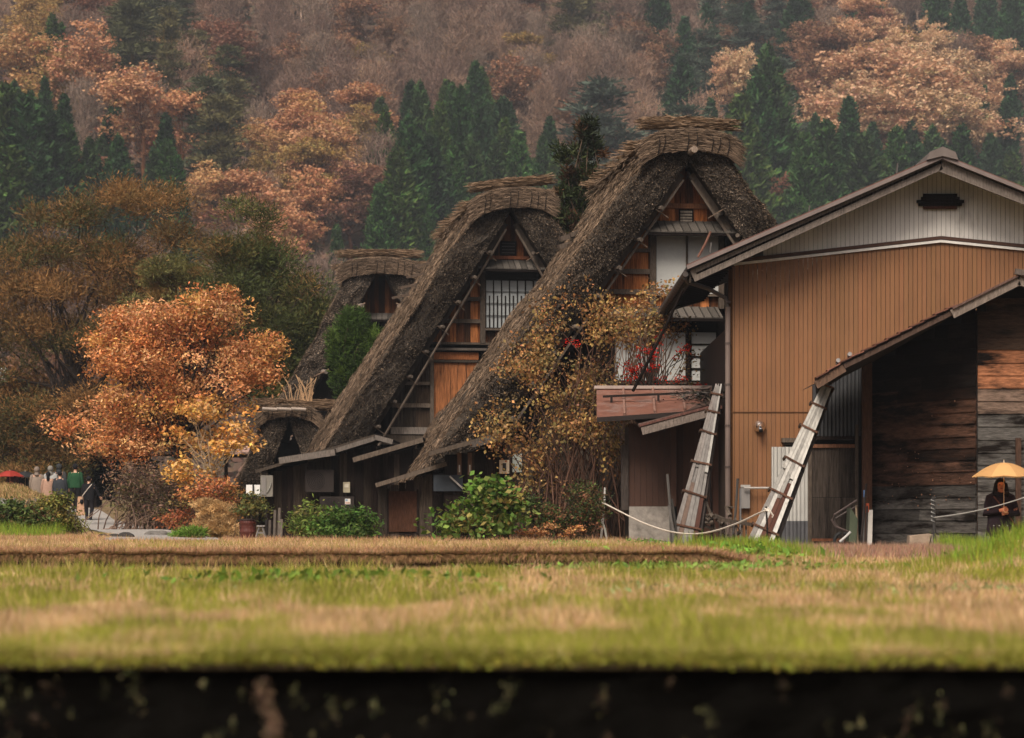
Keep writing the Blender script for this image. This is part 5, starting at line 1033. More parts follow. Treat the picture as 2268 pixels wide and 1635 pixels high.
# stone block
w = MB(); fQ = Frame(0, 41.5, 0); X0, Z0 = P(2007, 0, 41.5)[0], -.02; 
V = np.array([[X0-.0, 41.3, -.3],[X0+.03,41.3,.36],[X0-.0,41.7,-.3],[X0+.05,41.7,.37],[X0+.22,41.3,-.3],[X0+.40,41.3,.40],[X0+.3,41.7,-.3],[X0+.42,41.7,.41]]); w.hexa(V, C(.25,.19,.14)); w.hexa(V*[1,1,1]+np.array([.40,.0,.02])-[0,0,0]*1, C(.22,.18,.15)) if 0 else None
V2 = np.array([[X0+.38,41.32,.16],[X0+.41,41.32,.40],[X0+.38,41.7,.16],[X0+.42,41.7,.41],[X0+.56,41.32,.22],[X0+.54,41.32,.38],[X0+.56,41.7,.22],[X0+.54,41.7,.38]]); w.hexa(V2, C(.21,.175,.15)); tag(w.build('stone_block', M['stone']), 'tan squared stone block standing in the dry grass before the plank wall', 'stone')
# iron rod, rope post and ropes
def rope(name, label, A, B, sag, r, col, extra=None):
    t = np.linspace(0, 1, 40)[:, None]; p = np.asarray(A)*(1-t)+np.asarray(B)*t; p[:, 2] -= sag*4*(t*(1-t))[:, 0]
    w = MB(); w.tube(p, r, 6, col)
    for k in range(0, 39): pass
    return tag(w.build(name, M['cloth']), label, 'rope')
pl = P(1329, 1110, 52); pm = P(1697, 1127, 41.5)
t = np.linspace(0, 1, 40); pp = np.stack([pl[0]+(pm[0]-pl[0])*t, pl[1]+(pm[1]-pl[1])*t, 0*t], 1)
kn = [(0, 1110), (.12, 1129), (.3, 1158), (.45, 1176), (.58, 1184), (.7, 1181), (.82, 1166), (.92, 1148), (1, 1127)]; py = np.interp(t, [a for a, b in kn], [b for a, b in kn]); py = np.convolve(np.pad(py, 2, 'edge'), np.ones(5)/5, 'valid')
pp[:, 2] = CZ+(CY-py)*pp[:, 1]/F; w = MB(); w.tube(pp, .016, 6, C(.5,.45,.38)); e = pp[-1]
w.tube(np.array([e, e+[.03,-.02,.05], e+[.06,-.02,-.0], e+[.12,-.02,-.09], e+[.10,-.02,-.12]]), .014, 6, C(.55,.5,.43)); w.tube(np.array([e+[-.03,-.03,.03], e+[.03,-.05,.0], e+[0,.04,-.02]]), .022, 6, C(.55,.5,.43)); tag(w.build('white_rope', M['cloth']), 'white rope sagging from the shrub to its knot on the thin iron post', 'rope')
x = pm[0]; pole('rope_post', 'thin black iron post holding the knotted white rope', 'post', [x, 41.5, float(gz([x], [41.5])[0])-.05], [x, 41.5, pm[2]+.04], .018, DK*.6, 'plain')
pr = P(2068, 1100, 41.2); xr = pr[0]; w = MB(); zb_ = float(gz([xr], [41.2])[0])-.05; w.tube(np.array([[xr+.02, 41.2, zb_], [xr, 41.2, .9], [xr-.01, 41.2, pr[2]]]), .028, 8, C(.03,.028,.027))
th = np.linspace(0, 12*np.pi, 60); w.tube(np.stack([xr-.01+.035*np.cos(th), 41.2+.035*np.sin(th), pr[2]-.02-th/(12*np.pi)*.42], 1), .007, 4, C(.22,.22,.21)); tag(w.build('iron_rod', M['plain']), 'dark iron rod wound with wire before the plank wall', 'post')
rope('grey_rope', 'thin grey rope rising from the iron rod across the woman with the umbrella', P(2070, 1146, 41.15), P(2300, 1091, 40.3), .06, .010, C(.28,.27,.25)); 
pole('rope_post', 'dark post at the right edge holding the thin grey rope', 'post', [P(2300,0,40.3)[0], 40.3, -.3], P(2300, 1080, 40.3), .03, DK*1.5)
# wheelbarrow upended against the corner post, and garden tools
wb = empty('wheelbarrow', (P(1885,0,45)[0], 45.2, .1), 'old green wheelbarrow tipped up against the brown corner post', 'wheelbarrow')
B_ = lambda x, y, Y=45.2: P(x, y, Y)
w = MB(); w.tube(np.array([B_(1898,1108), B_(1872,1125), B_(1848,1140), B_(1842,1152), B_(1850,1166), B_(1880,1178)]), .02, 8, C(.07,.05,.045)); w.tube(np.array([B_(1900,1120,45.5), B_(1875,1134,45.5), B_(1852,1148,45.5), B_(1848,1156,45.5), B_(1856,1168,45.5), B_(1880,1182,45.5)]), .02, 8, C(.06,.045,.04)); w.build('handle', M['paint'], wb)
w = MB(); a_, b_, c_, d_ = B_(1884,1125,45), B_(1900,1150,45), B_(1896,1205,45), B_(1880,1200,45); k_ = np.array([0,.5,0]); w.hexa(np.array([d_, a_, d_+k_, a_+k_, c_, b_, c_+k_, b_+k_]), C(.06,.075,.045)); w.build('tray', M['rust'], wb)
w = MB(); c0 = B_(1866,1208,45.2); t = np.linspace(0, 2*np.pi, 21); w.tube(np.stack([c0[0]+.15*np.cos(t), 45.2+0*t, c0[2]+.08+.15*np.sin(t)], 1), .035, 8, C(.015,.015,.015), cap=False); w.tube(np.array([c0+[0,-.05,.08], c0+[0,.05,.08]]), .03, 8, GY*.5); w.build('wheel', M['plain'], wb)
w = MB(); w.tube(np.array([B_(1860,1200,45), B_(1872,1190,45), B_(1884,1178,45)]), .022, 8, C(.4,.39,.37)); w.build('leg', M['paint'], wb)
for (x0,y0,x1,y1,c,lb,h) in [(1905,1205,1919,1072,C(.05,.045,.04),'dark long handled spade standing beside the wheelbarrow', 'b'), (1912,1210,1915,1105,GY*.4,'grey handled hoe leaning on the brown corner post',''), (1918,1212,1921,1115,C(.35,.07,.03),'tool with an orange red grip leaning on the brown corner post','r'), (1900,1212,1896,1120,C(.20,.15,.10),'bamboo cane leaning beside the wheelbarrow',''), (1924,1215,1926,1130,C(.33,.31,.28),'pale grey board leaning at the foot of the corner post','p')]:
    w = MB(); a_, b_ = P(x0, y0, 45.0), P(x1, y1, 45.3); a_[2] = .08
    if h == 'p': w.beam(a_, b_, .12, .03, c)
    else: w.tube(np.array([a_, (a_+b_)/2, b_]), .02, 6, DK*2 if h else c)
    if h == 'r': w.tube(np.array([b_+[0,0,-.18], b_]), .035, 8, c)
    if h == 'b': w.tube(np.array([b_+[-.03,0,-.25], b_+[-.03,0,-.12]]), .03, 6, C(.1,.2,.4)); w.beam(a_, a_+[0,0,.3], .02, .18, DK)
    tag(w.build('garden_tool', M['plain']), lb, 'tool', 'tools by the corner post')
# ------------------------------------------------------------------ trees and shrubs near the houses
def E(px, py, Y, rx, rz, ry=None):
    k = Y/F; return (P(px, py, Y), np.array([rx*k, (ry if ry else rx*k*.8), rz*k]))
def ground_at(px, Y): X = (px-CX)*Y/F; return np.array([X, Y, float(gz(np.array([X]), np.array([Y]))[0])-.05])
def HT(name, L, Y, bpx, label, **k): return hero_tree(name, [E(a, b, Y+(e[0] if e else 0), c, d) for a, b, c, d, *e in L], ground_at(bpx, Y), label, **k)
OR = [(.58,.27,.11),(.54,.23,.08),(.62,.33,.15),(.45,.17,.06),(.58,.32,.10)]
HT('maple_tree', [(330,715,110,55),(450,690,95,50),(240,790,95,55),(400,800,160,75),(575,770,60,50),(205,880,75,45),(330,890,110,65),(450,880,100,60),(300,975,85,45),(160,945,45,22),(510,820,105,55),(430,990,80,50),(600,800,45,35),(270,700,45,35),(490,660,35,25),(215,1000,45,25)], 78, 395,
   'large orange leaved tree with spreading layers in front of the pines at the left', nclump=470, per=120, crad=.50, size=.062, cols=OR, r0=.2, nlimb=130, flat=.25, aspect=.42, seed=11, zsq=.7, shell=.1, gap=.30, gsc=.75, tcol=(.03,.022,.018))
HT('young_tree', [(440,905,55,45),(525,930,50,50),(480,985,75,40),(405,985,50,40),(430,1050,60,30),(540,985,35,30)], 70, 474, 'slender young tree with golden yellow leaves before the orange maple', nclump=70, per=34, crad=.36, size=.072, gap=.35, gsc=1.2,
   cols=[(.62,.34,.09),(.58,.28,.07),(.55,.33,.13)], r0=.07, nlimb=40, aspect=.5, seed=12, shell=.2, tcol=(.30,.22,.14), fork=.35)
HT('pine_tree', [(300,440,120,34),(150,470,90,30),(385,520,60,28),(60,560,110,36),(230,560,130,36),(150,640,150,38),(330,620,100,34),(50,720,110,44),(190,750,120,40),(40,840,90,44),(140,880,110,40),(50,960,100,44),(170,980,90,44),(90,1050,110,40),(60,900,110,50),(200,900,80,40),(30,780,90,50),(10,640,70,40),(300,700,90,40)], 104, 190,
   'broad rusty brown pine with layered flat branches at the left edge', nclump=900, per=120, crad=.72, size=.072, gap=.15, gsc=.5, cols=[(.25,.13,.045),(.15,.095,.035),(.28,.15,.055),(.08,.08,.027),(.10,.07,.028)], r0=.5, nlimb=60, aspect=.22, needle=True, seed=13, zsq=.75, shell=.15, tcol=(.03,.022,.018), fork=.2)
HT('pine_tree', [(400,600,80,36),(440,560,60,24),(460,660,90,40),(400,700,80,40),(330,650,60,30)], 101, 420, 'smaller olive and brown pine between the broad rusty pine and the green pine', nclump=200, per=150, crad=.55, size=.072, gap=.3, gsc=.5,
   cols=[(.26,.16,.055),(.15,.14,.045),(.12,.12,.04)], r0=.25, nlimb=50, aspect=.22, needle=True, seed=14, zsq=.5, shell=.3, tcol=(.03,.022,.018))
HT('pine_tree', [(550,485,60,40),(520,560,75,40),(600,570,70,40),(560,640,110,45),(660,640,70,35),(620,710,110,45),(510,720,80,50),(690,690,50,35),(660,770,70,50),(570,800,90,50),(620,860,80,60)], 97, 590,
   'dense dark green pine standing right of the rusty pines', nclump=620, per=130, crad=.62, size=.07, gap=.12, gsc=.5, cols=[(.085,.10,.03),(.06,.075,.023),(.12,.115,.035),(.05,.062,.02),(.15,.09,.03)], r0=.35, nlimb=90, aspect=.22, needle=True, seed=15, zsq=.8, shell=.15, tcol=(.03,.022,.018))
HT('conifer', [(785,722,28,36),(760,780,28,50),(815,775,32,50),(790,840,45,50),(765,850,24,45),(810,870,34,40),(740,760,16,24)], 86, 775, 'rounded dark green conifer between the left and the middle thatched houses', cat='tree', nclump=220, per=110, crad=.32, size=.07,
   cols=[(.055,.10,.018),(.025,.048,.012),(.038,.07,.014),(.08,.13,.022)], r0=.12, nlimb=30, aspect=.22, needle=True, seed=16, zsq=1.1, shell=.6)
HT('cypress_tree', [(1298,285,16,26),(1312,330,16,30),(1280,330,16,26),(1335,340,9,8),(1238,320,7,9),(1250,345,8,7),(1300,385,26,20),(1262,390,18,24),(1248,430,20,26),(1290,440,34,30),(1262,480,34,34),(1310,420,20,20),(1345,352,9,7),(1290,530,40,40)], 82, 1290,
   'scraggy dark cypress rising behind the tall thatched roof', nclump=210, per=56, crad=.26, size=.085, cols=[(.028,.040,.013),(.020,.028,.012),(.07,.035,.016),(.035,.045,.014)], r0=.10, nlimb=60, aspect=.28, needle=True, seed=17, zsq=1.0, shell=.1, tcol=(.10,.07,.05), fork=.15)
YB = [(.40,.25,.09),(.28,.14,.055),(.20,.14,.06),(.15,.07,.035),(.46,.29,.11),(.13,.12,.05),(.09,.07,.03)]
HT('tangled_shrub', [(1300,665,60,36),(1235,700,50,50,.5),(1190,770,50,40,.3),(1340,720,70,50),(1130,830,75,42),(1250,830,80,75),(1330,860,60,75,.4),(1090,880,55,50,-.3),(1200,940,75,65),(1290,980,80,80),(1160,900,60,60),(1110,960,60,45),(1180,1060,60,35),(1350,960,40,50),(1290,1090,60,30),(1400,690,50,26),(1340,1050,50,60),(1200,1030,60,40)], 55, 1275,
   'tall tangled shrub with brown and yellow leaves in front of the tall thatched roof', cat='shrub', nclump=300, per=34, crad=.36, size=.040, gap=.50, gsc=1.0, cols=YB, r0=.024, nlimb=110, aspect=.7, flat=.0, seed=18, shell=.05, tcol=(.065,.035,.024), stems=.55, zsq=.8, cvar=.4)
HT('thin_shrub', [(1440,690,60,40),(1490,720,40,40),(1420,740,60,40),(1500,660,25,30),(1520,800,20,40),(1455,640,50,20)], 56.5, 1400, 'thin twiggy shrub with few yellow leaves before the white paper screens', cat='shrub', nclump=90, per=20, crad=.33, size=.042,
   cols=YB[:3], r0=.028, nlimb=70, aspect=.7, seed=19, shell=.05, tcol=(.13,.08,.055), stems=.3, twig=60)
HT('red_maple', [(1440,785,38,22),(1415,815,45,16),(1505,775,18,30),(1455,840,75,10),(1540,848,35,7),(1400,835,30,10),(1270,760,22,12),(1470,745,26,14)], 55.8, 1440, 'small maple with scarlet leaves above the red metal roof', nclump=60, per=16, crad=.14, size=.030, gap=.3, gsc=2.5, cols=[(.62,.022,.012),(.50,.02,.01),(.70,.05,.02)], r0=.03, nlimb=40, aspect=.5,
   seed=20, shell=.1, tcol=(.04,.03,.025), fork=.5)
GN = [(.10,.18,.028),(.16,.21,.05),(.06,.12,.02),(.12,.19,.04),(.20,.17,.05)]
HT('hydrangea', [(1085,1090,48,30),(1100,1115,50,30),(1035,1130,45,30),(985,1165,35,22),(1060,1160,70,28),(1125,1140,30,40)], 50, 1060, 'large leaved green hydrangea bush before the dark lean-to shed', cat='shrub', nclump=170, per=13, crad=.30, size=.072, cols=GN, r0=.014, nlimb=40, aspect=.62, flat=.35, seed=21, shell=.6, stems=.4, mind=.12)
HT('laurel_shrub', [(690,1130,40,20),(660,1160,30,14),(700,1170,50,20)], 58, 690, 'light green shrub with drooping leaves below the air conditioners', cat='shrub', nclump=80, per=20, crad=.28, size=.058, cols=[(.14,.19,.04),(.10,.15,.03),(.20,.20,.06)], r0=.012, nlimb=30, aspect=.42, flat=.4, seed=22, shell=.5, stems=.3, mind=.12)
HT('laurel_shrub', [(770,1145,45,25),(730,1165,40,24),(810,1165,30,20),(770,1180,70,14)], 57.5, 770, 'dense darker green shrub beside the brown shed door', cat='shrub', nclump=140, per=22, crad=.26, size=.055, cols=[(.055,.115,.02),(.04,.085,.016),(.09,.15,.03)], r0=.012, nlimb=30, aspect=.42, flat=.4, seed=23, shell=.5, stems=.3, mind=.12)
HT('low_shrub', [(1170,1130,30,40),(1215,1150,40,34),(1270,1160,50,30),(1300,1120,40,50)], 52, 1220, 'dark green undergrowth at the foot of the tangled shrub', cat='shrub', nclump=190, per=36, crad=.28, size=.034, cols=[(.05,.075,.02),(.08,.11,.03),(.04,.05,.02),(.16,.08,.04)], r0=.012, nlimb=50, aspect=.55, seed=24, shell=.3, stems=.5, mind=.12)
HT('dried_flowers', [(1185,1180,24,8),(1220,1165,16,8),(1275,1170,18,10),(1160,1180,22,10),(1250,1183,20,6)], 50.8, 1210, 'dried orange brown flower heads along the foot of the shrubs', cat='flowers', nclump=46, per=22, crad=.10, size=.022, cols=[(.50,.24,.09),(.42,.19,.08),(.55,.30,.14)], r0=.006, nlimb=40, aspect=.8, seed=25, shell=.2, stems=.4)
HT('bare_bush', [(300,1060,60,50),(360,1090,70,50),(290,1095,40,40),(365,1135,65,35),(410,1110,50,50)], 71, 335, 'grey brown twiggy bush under the orange maple beside the path', cat='shrub', nclump=220, per=30, crad=.45, size=.06, cols=[(.17,.11,.075),(.13,.08,.055),(.22,.13,.08),(.12,.10,.04)], r0=.022, nlimb=170, aspect=.35, seed=26, shell=.1, stems=.7, tcol=(.15,.10,.075), twig=200)
HT('russet_shrub', [(430,1110,45,30),(480,1090,50,35),(400,1150,35,25),(510,1120,30,40)], 67.5, 450, 'orange red leaved low shrub left of the fluffy tan bush', cat='shrub', nclump=110, per=36, crad=.30, size=.045, cols=[(.40,.13,.05),(.45,.20,.07),(.22,.16,.05),(.30,.10,.045)], r0=.015, nlimb=50, aspect=.5, seed=27, shell=.2, stems=.4)
HT('fluffy_bush', [(480,1140,42,30),(475,1170,48,25),(460,1120,22,16)], 64.5, 478, 'fluffy pale tan bush left of the red barrel', cat='shrub', nclump=260, per=70, crad=.17, size=.055, cols=[(.50,.32,.14),(.42,.26,.11),(.56,.38,.19)], r0=.012, nlimb=60, aspect=.10, needle=True, seed=28, shell=.2, stems=.35, tcol=(.35,.22,.1))
HT('potted_shrub', [(560,1110,24,20),(545,1130,24,16),(575,1130,16,24)], 63, 552, 'sparse green shrub growing above the red barrel', cat='shrub', nclump=50, per=26, crad=.22, size=.045, cols=[(.12,.13,.04),(.20,.17,.05),(.07,.09,.03)], r0=.012, nlimb=30, aspect=.5, seed=29, shell=.2, stems=.15)
HT('grass_clump', [(430,1180,26,10),(400,1188,20,8)], 61, 420, 'green grassy clump at the lower end of the path', cat='plant', nclump=40, per=50, crad=.12, size=.09, cols=[(.12,.22,.03),(.18,.25,.05)], r0=.006, nlimb=10, aspect=.10, needle=True, seed=30, shell=.2, stems=.3)
HT('hedge_bush', [(20,1140,36,22),(20,1165,50,25),(65,1155,36,25)], 61, 40, 'dark leafy bush at the left edge below the grassy stone bank', cat='shrub', nclump=210, per=40, crad=.36, size=.055, cols=[(.055,.085,.02),(.04,.055,.018),(.10,.13,.035),(.16,.09,.04)], r0=.016, nlimb=40, aspect=.6, seed=31, shell=.4, stems=.6)
HT('hedge_bush', [(110,1125,26,22),(135,1108,14,18),(130,1145,40,22),(100,1155,50,22),(145,1168,30,14),(95,1130,20,20)], 62, 130, 'yellow green bush hiding the legs of the walking people', cat='shrub', nclump=170, per=40, crad=.26, size=.040, cols=[(.20,.18,.04),(.12,.13,.03),(.26,.20,.055),(.075,.085,.025)], r0=.014, nlimb=60, aspect=.6, seed=32, shell=.3, stems=.5)
HT('ivy_tree', [(905,655,30,25),(900,700,25,30)], 96, 905, 'dark evergreen filling the gap beside the left house gable', nclump=20, per=30, crad=.3, size=.08, cols=[(.03,.05,.015)], seed=33) if 0 else None
HT('dark_hedge', [(60,1000,120,50),(190,1010,90,50),(270,1040,50,40),(0,960,90,60),(130,950,90,40),(60,1050,120,30),(200,1060,90,30)], 108, 130, 'very dark evergreen thicket behind the walking people', cat='shrub', nclump=340, per=70, crad=.9, size=.16, cols=[(.012,.016,.007),(.02,.014,.008),(.03,.02,.01)], r0=.05, nlimb=40, aspect=.5, seed=41, shell=.1, stems=3)
# grassy stone bank on the left
def bank_h(X, Y): return (1.0*sst(-X, 14.75, 15.5)+.38*sst(-X, 15.3, 16.6))*sst(Y, 73.2, 73.9)*(1-sst(Y, 80, 86))
xs, ys_ = np.linspace(-24, -14.4, 90), np.linspace(72.6, 87, 90); XX, YY = np.meshgrid(xs, ys_, indexing='ij'); q = np.stack([XX.ravel(), YY.ravel()], 1)
ZZ = gz(XX, YY)-.1+bank_h(XX, YY)*(1+.12*(fbm(q, 1.3, 3)-.5).reshape(XX.shape)); bk = empty('stone_bank', (-17, 76, .3), 'grassy raised bank faced with grey stones at the left edge beside the path', 'bank')
g = MB(); st_ = (np.abs(np.diff(ZZ, axis=1)[:-1])/.16 + np.abs(np.diff(ZZ, axis=0)[:, :-1])/.107).reshape(-1, 1); nz = fbm(q, 2.5, 5).reshape(XX.shape)[:-1, :-1].reshape(-1, 1)
g.grid(np.stack([XX, YY, ZZ], -1), np.where(st_ > .9, C(.15,.145,.13)*(.4+1.2*nz), C(.25,.17,.08)*(.6+.8*nz))); g.build('face', M['stone'], bk)
g = MB(); rng = np.random.default_rng(77); n = 22000; X = rng.uniform(-21, -14.6, n); Y = rng.uniform(73, 84, n); hb = bank_h(X, Y); k = hb > .5; X, Y, hb = X[k], Y[k], hb[k]; n = len(X); Z = gz(X, Y)-.12+hb
b = np.stack([X, Y, Z], 1); a_ = rng.uniform(0, 6.28, n); l = np.stack([np.cos(a_)*.10, np.sin(a_)*.1-.05, rng.uniform(.05, .18, n)], 1); d = np.stack([np.cos(a_+1.5), np.sin(a_+1.5)*.3, 0*a_], 1)*.012
g.add(np.stack([b-d, b+d, b+l], 1).reshape(-1, 3), np.arange(3*n).reshape(n, 3), np.where(rng.random((n, 1)) < .3, C(.2,.22,.06), C(.44,.29,.14))*rng.uniform(.5, 1.3, (n, 1))); gb = g.build('grass', M['grass'], bk); gb['kind'] = 'stuff'
for i, (px, py, s) in enumerate([(352,1180,.22),(338,1184,.14),(372,1186,.12),(250,1200,.12),(280,1203,.14),(228,1197,.10)]):
    g = MB(); p = P(px, py, 63 if i < 3 else 59); p[2] = float(gz(p[:1], p[1:2])[0])+.03
    g.ball(p, [s*1.4, s, s*.7], C(.13,.12,.11)*(1 if i < 3 else .35), nu=14, nv=9, T=lambda q: q+((fbm(q, 5, i)-.5)*.25*s*4)[:, None]*unit(q-p)); tag(g.build('rock', M['stone']), f"{'grey' if i < 3 else 'dark wet'} rock at the {'right' if i < 3 else 'left'} side of the path foot, {['largest','smallest','rightmost'][i % 3]} of three", 'rock', 'rocks by the path')
# ------------------------------------------------------------------ people
def person(label, X, Y, H, face, cloth, seed=0, arms=None, hood=None, hair=None, coat=(.80, .38), coatw=(.13, .15), legs=(0.02, -0.02), z=None, fingers=True, shoe=(.02,.02,.02), trouser=(.015,.014,.016), long_hair=False, lean=0, skinc=(.42,.24,.16), extras=None, collar=None):
    z0 = float(gz(np.array([X]), np.array([Y]))[0]) if z is None else z; fa = math.radians(face); c, s = math.cos(fa), math.sin(fa)
    def T(V):
        V = np.asarray(V, float)*H; x = V[..., 0]; y = V[..., 1]; zz = V[..., 2]; y = y-lean*zz
        return np.stack([X+x*c-y*s, Y+x*s+y*c, z0+zz], -1)
    root = empty('person', (X, Y, z0), label, 'person')
    arms = arms or {}; aL = arms.get('L', [(-.145,0,.63), (-.15,-.03,.49)]); aR = arms.get('R', [(.145,0,.63), (.15,-.03,.49)])
    V, Ed, Rd = [], [], []
    def v(p, r, par=None):
        V.append(p); Rd.append(r); 
        if par is not None: Ed.append((par, len(V)-1))
        return len(V)-1
    pel = v((0,0,.52), .072); wa = v((0,0,.61), .062, pel); ch = v((0,.005,.74), .078, wa); nk = v((0,.005,.835), .030, ch); hd0 = v((0,-.006,.872), .040, nk); hd1 = v((0,-.008,.915), .052, hd0); v((0,.0,.958), .044, hd1)
    for sd, A in ((-1, aL), (1, aR)):
        sh_ = v((sd*.105, .005, .795), .036, ch); el = v(A[0], .027, sh_); wr = v(A[1], .018, el); e = unit(np.array(A[1])-np.array(A[0])); hn = v(tuple(np.array(A[1])+e*.028), .017, wr)
        if fingers:
            side = unit(np.cross(e, [0, 1, .2])); hc = np.array(A[1])+e*.045
            for k in range(4):
                o_ = side*(k-1.5)*.0135; ln = [.040, .048, .045, .034][k]; f0 = v(tuple(hc+o_), .0062, hn); f1 = v(tuple(hc+o_+e*ln*.5+np.array([0,-.006,0])), .0056, f0); v(tuple(hc+o_+e*ln*.85+np.array([0,-.018,0])), .0048, f1)
            t0 = v(tuple(hc-e*.018-side*.024), .0068, hn); v(tuple(hc+e*.008-side*.034+np.array([0,-.01,0])), .0058, t0)
    for sd, off in ((-1, legs[0]), (1, legs[1])):
        hp = v((sd*.052, 0, .49), .056, pel); kn = v((sd*.055, -off*.9-.006, .28), .036, hp); an = v((sd*.055, off+.01, .045), .024, kn); v((sd*.06, off-.06, .018), .02, an)
    me = bpy.data.meshes.new('body'); me.from_pydata([tuple(x) for x in T(np.array(V))-np.array([X, Y, z0])], Ed, []); bo = bpy.data.objects.new('body', me); COL.objects.link(bo); bo.parent = root
    bo.modifiers.new('skin', 'SKIN'); sk = me.skin_vertices[0].data
    for i, r in enumerate(Rd): sk[i].radius = (r*H, r*H); sk[i].use_root = (i == 0)
    sb = bo.modifiers.new('smooth', 'SUBSURF'); sb.levels = 2; sb.render_levels = 2
    mm = M['skin'].copy() if 0 else M.setdefault('skin'+str(skinc), mat('skin', skinc, .5, .05, 20, bump=0, attr=False)); me.materials.append(mm)
    # trousers, shoes
    w = MB()
    for sd, off in ((-1, legs[0]), (1, legs[1])): w.tube(T(np.array([(sd*.035,0,.53),(sd*.053,0,.46),(sd*.056,-off*.9-.006,.28),(sd*.056,off+.008,.10),(sd*.056,off+.01,.045)])), np.array([.07,.066,.045,.036,.036])*H, 12, C(*trouser))
    w.build('trousers', M['cloth'], root, smooth=True)
    for sd, off in ((-1, legs[0]), (1, legs[1])):
        w = MB(); w.tube(T(np.array([(sd*.058,off+.035,.028),(sd*.058,off+.0,.03),(sd*.06,off-.04,.024),(sd*.062,off-.085,.018)])), np.array([[.022,.024],[.026,.030],[.026,.022],[.018,.014]])*H, 10, C(*shoe)); w.tube(T(np.array([(sd*.058,off+.04,.008),(sd*.06,off-.03,.008),(sd*.062,off-.09,.008)])), np.array([[.024,.009],[.028,.009],[.018,.008]])*H, 10, C(.5,.5,.5) if shoe[0] > .025 else C(*shoe)); w.build('shoe', M['cloth'], root, smooth=True)
    # coat / top: rings from the shoulders to the hem, sleeves along the arms
    zt_, zb_ = coat; zz = np.linspace(zt_+.03, zb_, 14); tt = (zt_+.03-zz)/(zt_+.03-zb_); w0, w1 = coatw
    prof = np.interp(tt, [0, .06, .14, .3, .5, 1], [.045, .09, .120, w0, (w0*.93+w1*.07), w1]); dep = np.interp(tt, [0, .06, .14, .3, 1], [.035, .055, .075, .088, .088+max(0, w1-w0)*.7])
    th = np.linspace(0, 2*np.pi, 25); G = np.array([[(p*math.cos(a)*(1+.03*math.sin(3*a+k)), d_*math.sin(a)*(1+.02*math.sin(5*a+k*.7)), z_) for a in th] for k, (p, d_, z_) in enumerate(zip(prof, dep, zz))])
    w = MB(); w.grid(T(G), C(*cloth)); 
    for A, sd in ((aL, -1), (aR, 1)): w.tube(T(np.array([(sd*.075,.005,.80),(sd*.108,.005,.79),((sd*.108+A[0][0])/2, A[0][1]/2, (.79+A[0][2])/2), A[0], tuple(np.array(A[0])*.4+np.array(A[1])*.6), tuple(np.array(A[0])*.04+np.array(A[1])*.96)])), np.array([.040,.046,.043,.038,.034,.030])*H, 12, C(*cloth)*.95)
    co = w.build('coat' if zb_ < .5 else 'jumper', M['cloth'], root, smooth=True)
    # head wear
    hc = np.array([0, -.002, .925])
    if hair is not None:
        w = MB()
        def hs(q): 
            q = q.copy(); f = (q[:, 1]-hc[1] < -.028) & (q[:, 2] < hc[2]+.022); q[f, 1] = hc[1]-.028; return T(q)
        w.ball(hc+[0,.010,.012], [.057,.064,.060], C(*hair), nu=18, nv=12, T=hs)
        if long_hair: w.tube(T(np.array([(0,.03,.93),(0,.045,.88),(0,.05,.82),(0,.05,.77)])), np.array([[.058,.04],[.06,.04],[.06,.035],[.045,.02]])*H, 12, C(*hair))
        if long_hair == 2:
            for sd in (-1, 1): w.tube(T(np.array([(sd*.045,-.01,.94),(sd*.055,-.012,.89),(sd*.062,-.02,.83),(sd*.06,-.03,.79)])), np.array([.022,.024,.026,.016])*H, 10, C(*hair))
        w.build('hair', M['cloth'], root, smooth=True)
    if hood is not None:
        w = MB(); w.ball(hc+[0,.012,.006], [.068,.072,.078], C(*hood), nu=18, nv=12, T=lambda q: T(np.where((q[:, 1:2] < -.035), np.stack([q[:,0], 0*q[:,1]-.035, q[:,2]], 1), q))); w.tube(T(np.array([(0,.005,.87),(0,.008,.845),(0,.005,.82)])), np.array([[.055,.055],[.07,.06],[.10,.07]])*H, 14, C(*hood)*.9); w.build('hood', M['cloth'], root, smooth=True)
    # face and ears
    w = MB(); fy = -.058
    w.tube(T(np.array([(0,fy+.006,.925),(0,fy-.010,.905),(0,fy+.004,.899)])), np.array([.006,.010,.006])*H, 8, C(*skinc)); w.build('nose', mm, root, smooth=True)
    for sd in (-1, 1): w = MB(); w.ball((sd*.021, fy+.006, .921), [.009,.005,.0045], C(.02,.015,.012), nu=10, nv=6, T=T); w.build('eye', M['plain'], root)
    w = MB(); w.ball((0, fy+.008, .885), [.018,.006,.0055], C(.28,.07,.05), nu=10, nv=6, T=T); w.build('mouth', M['plain'], root)
    for sd in (-1, 1):
        w = MB(); w.ball((sd*.054, .0, .915), [.008,.013,.018], C(1,1,1), nu=10, nv=8, T=T); w.build('ear', mm, root, smooth=True)
    if extras: extras(root, T, H)
    return root, T
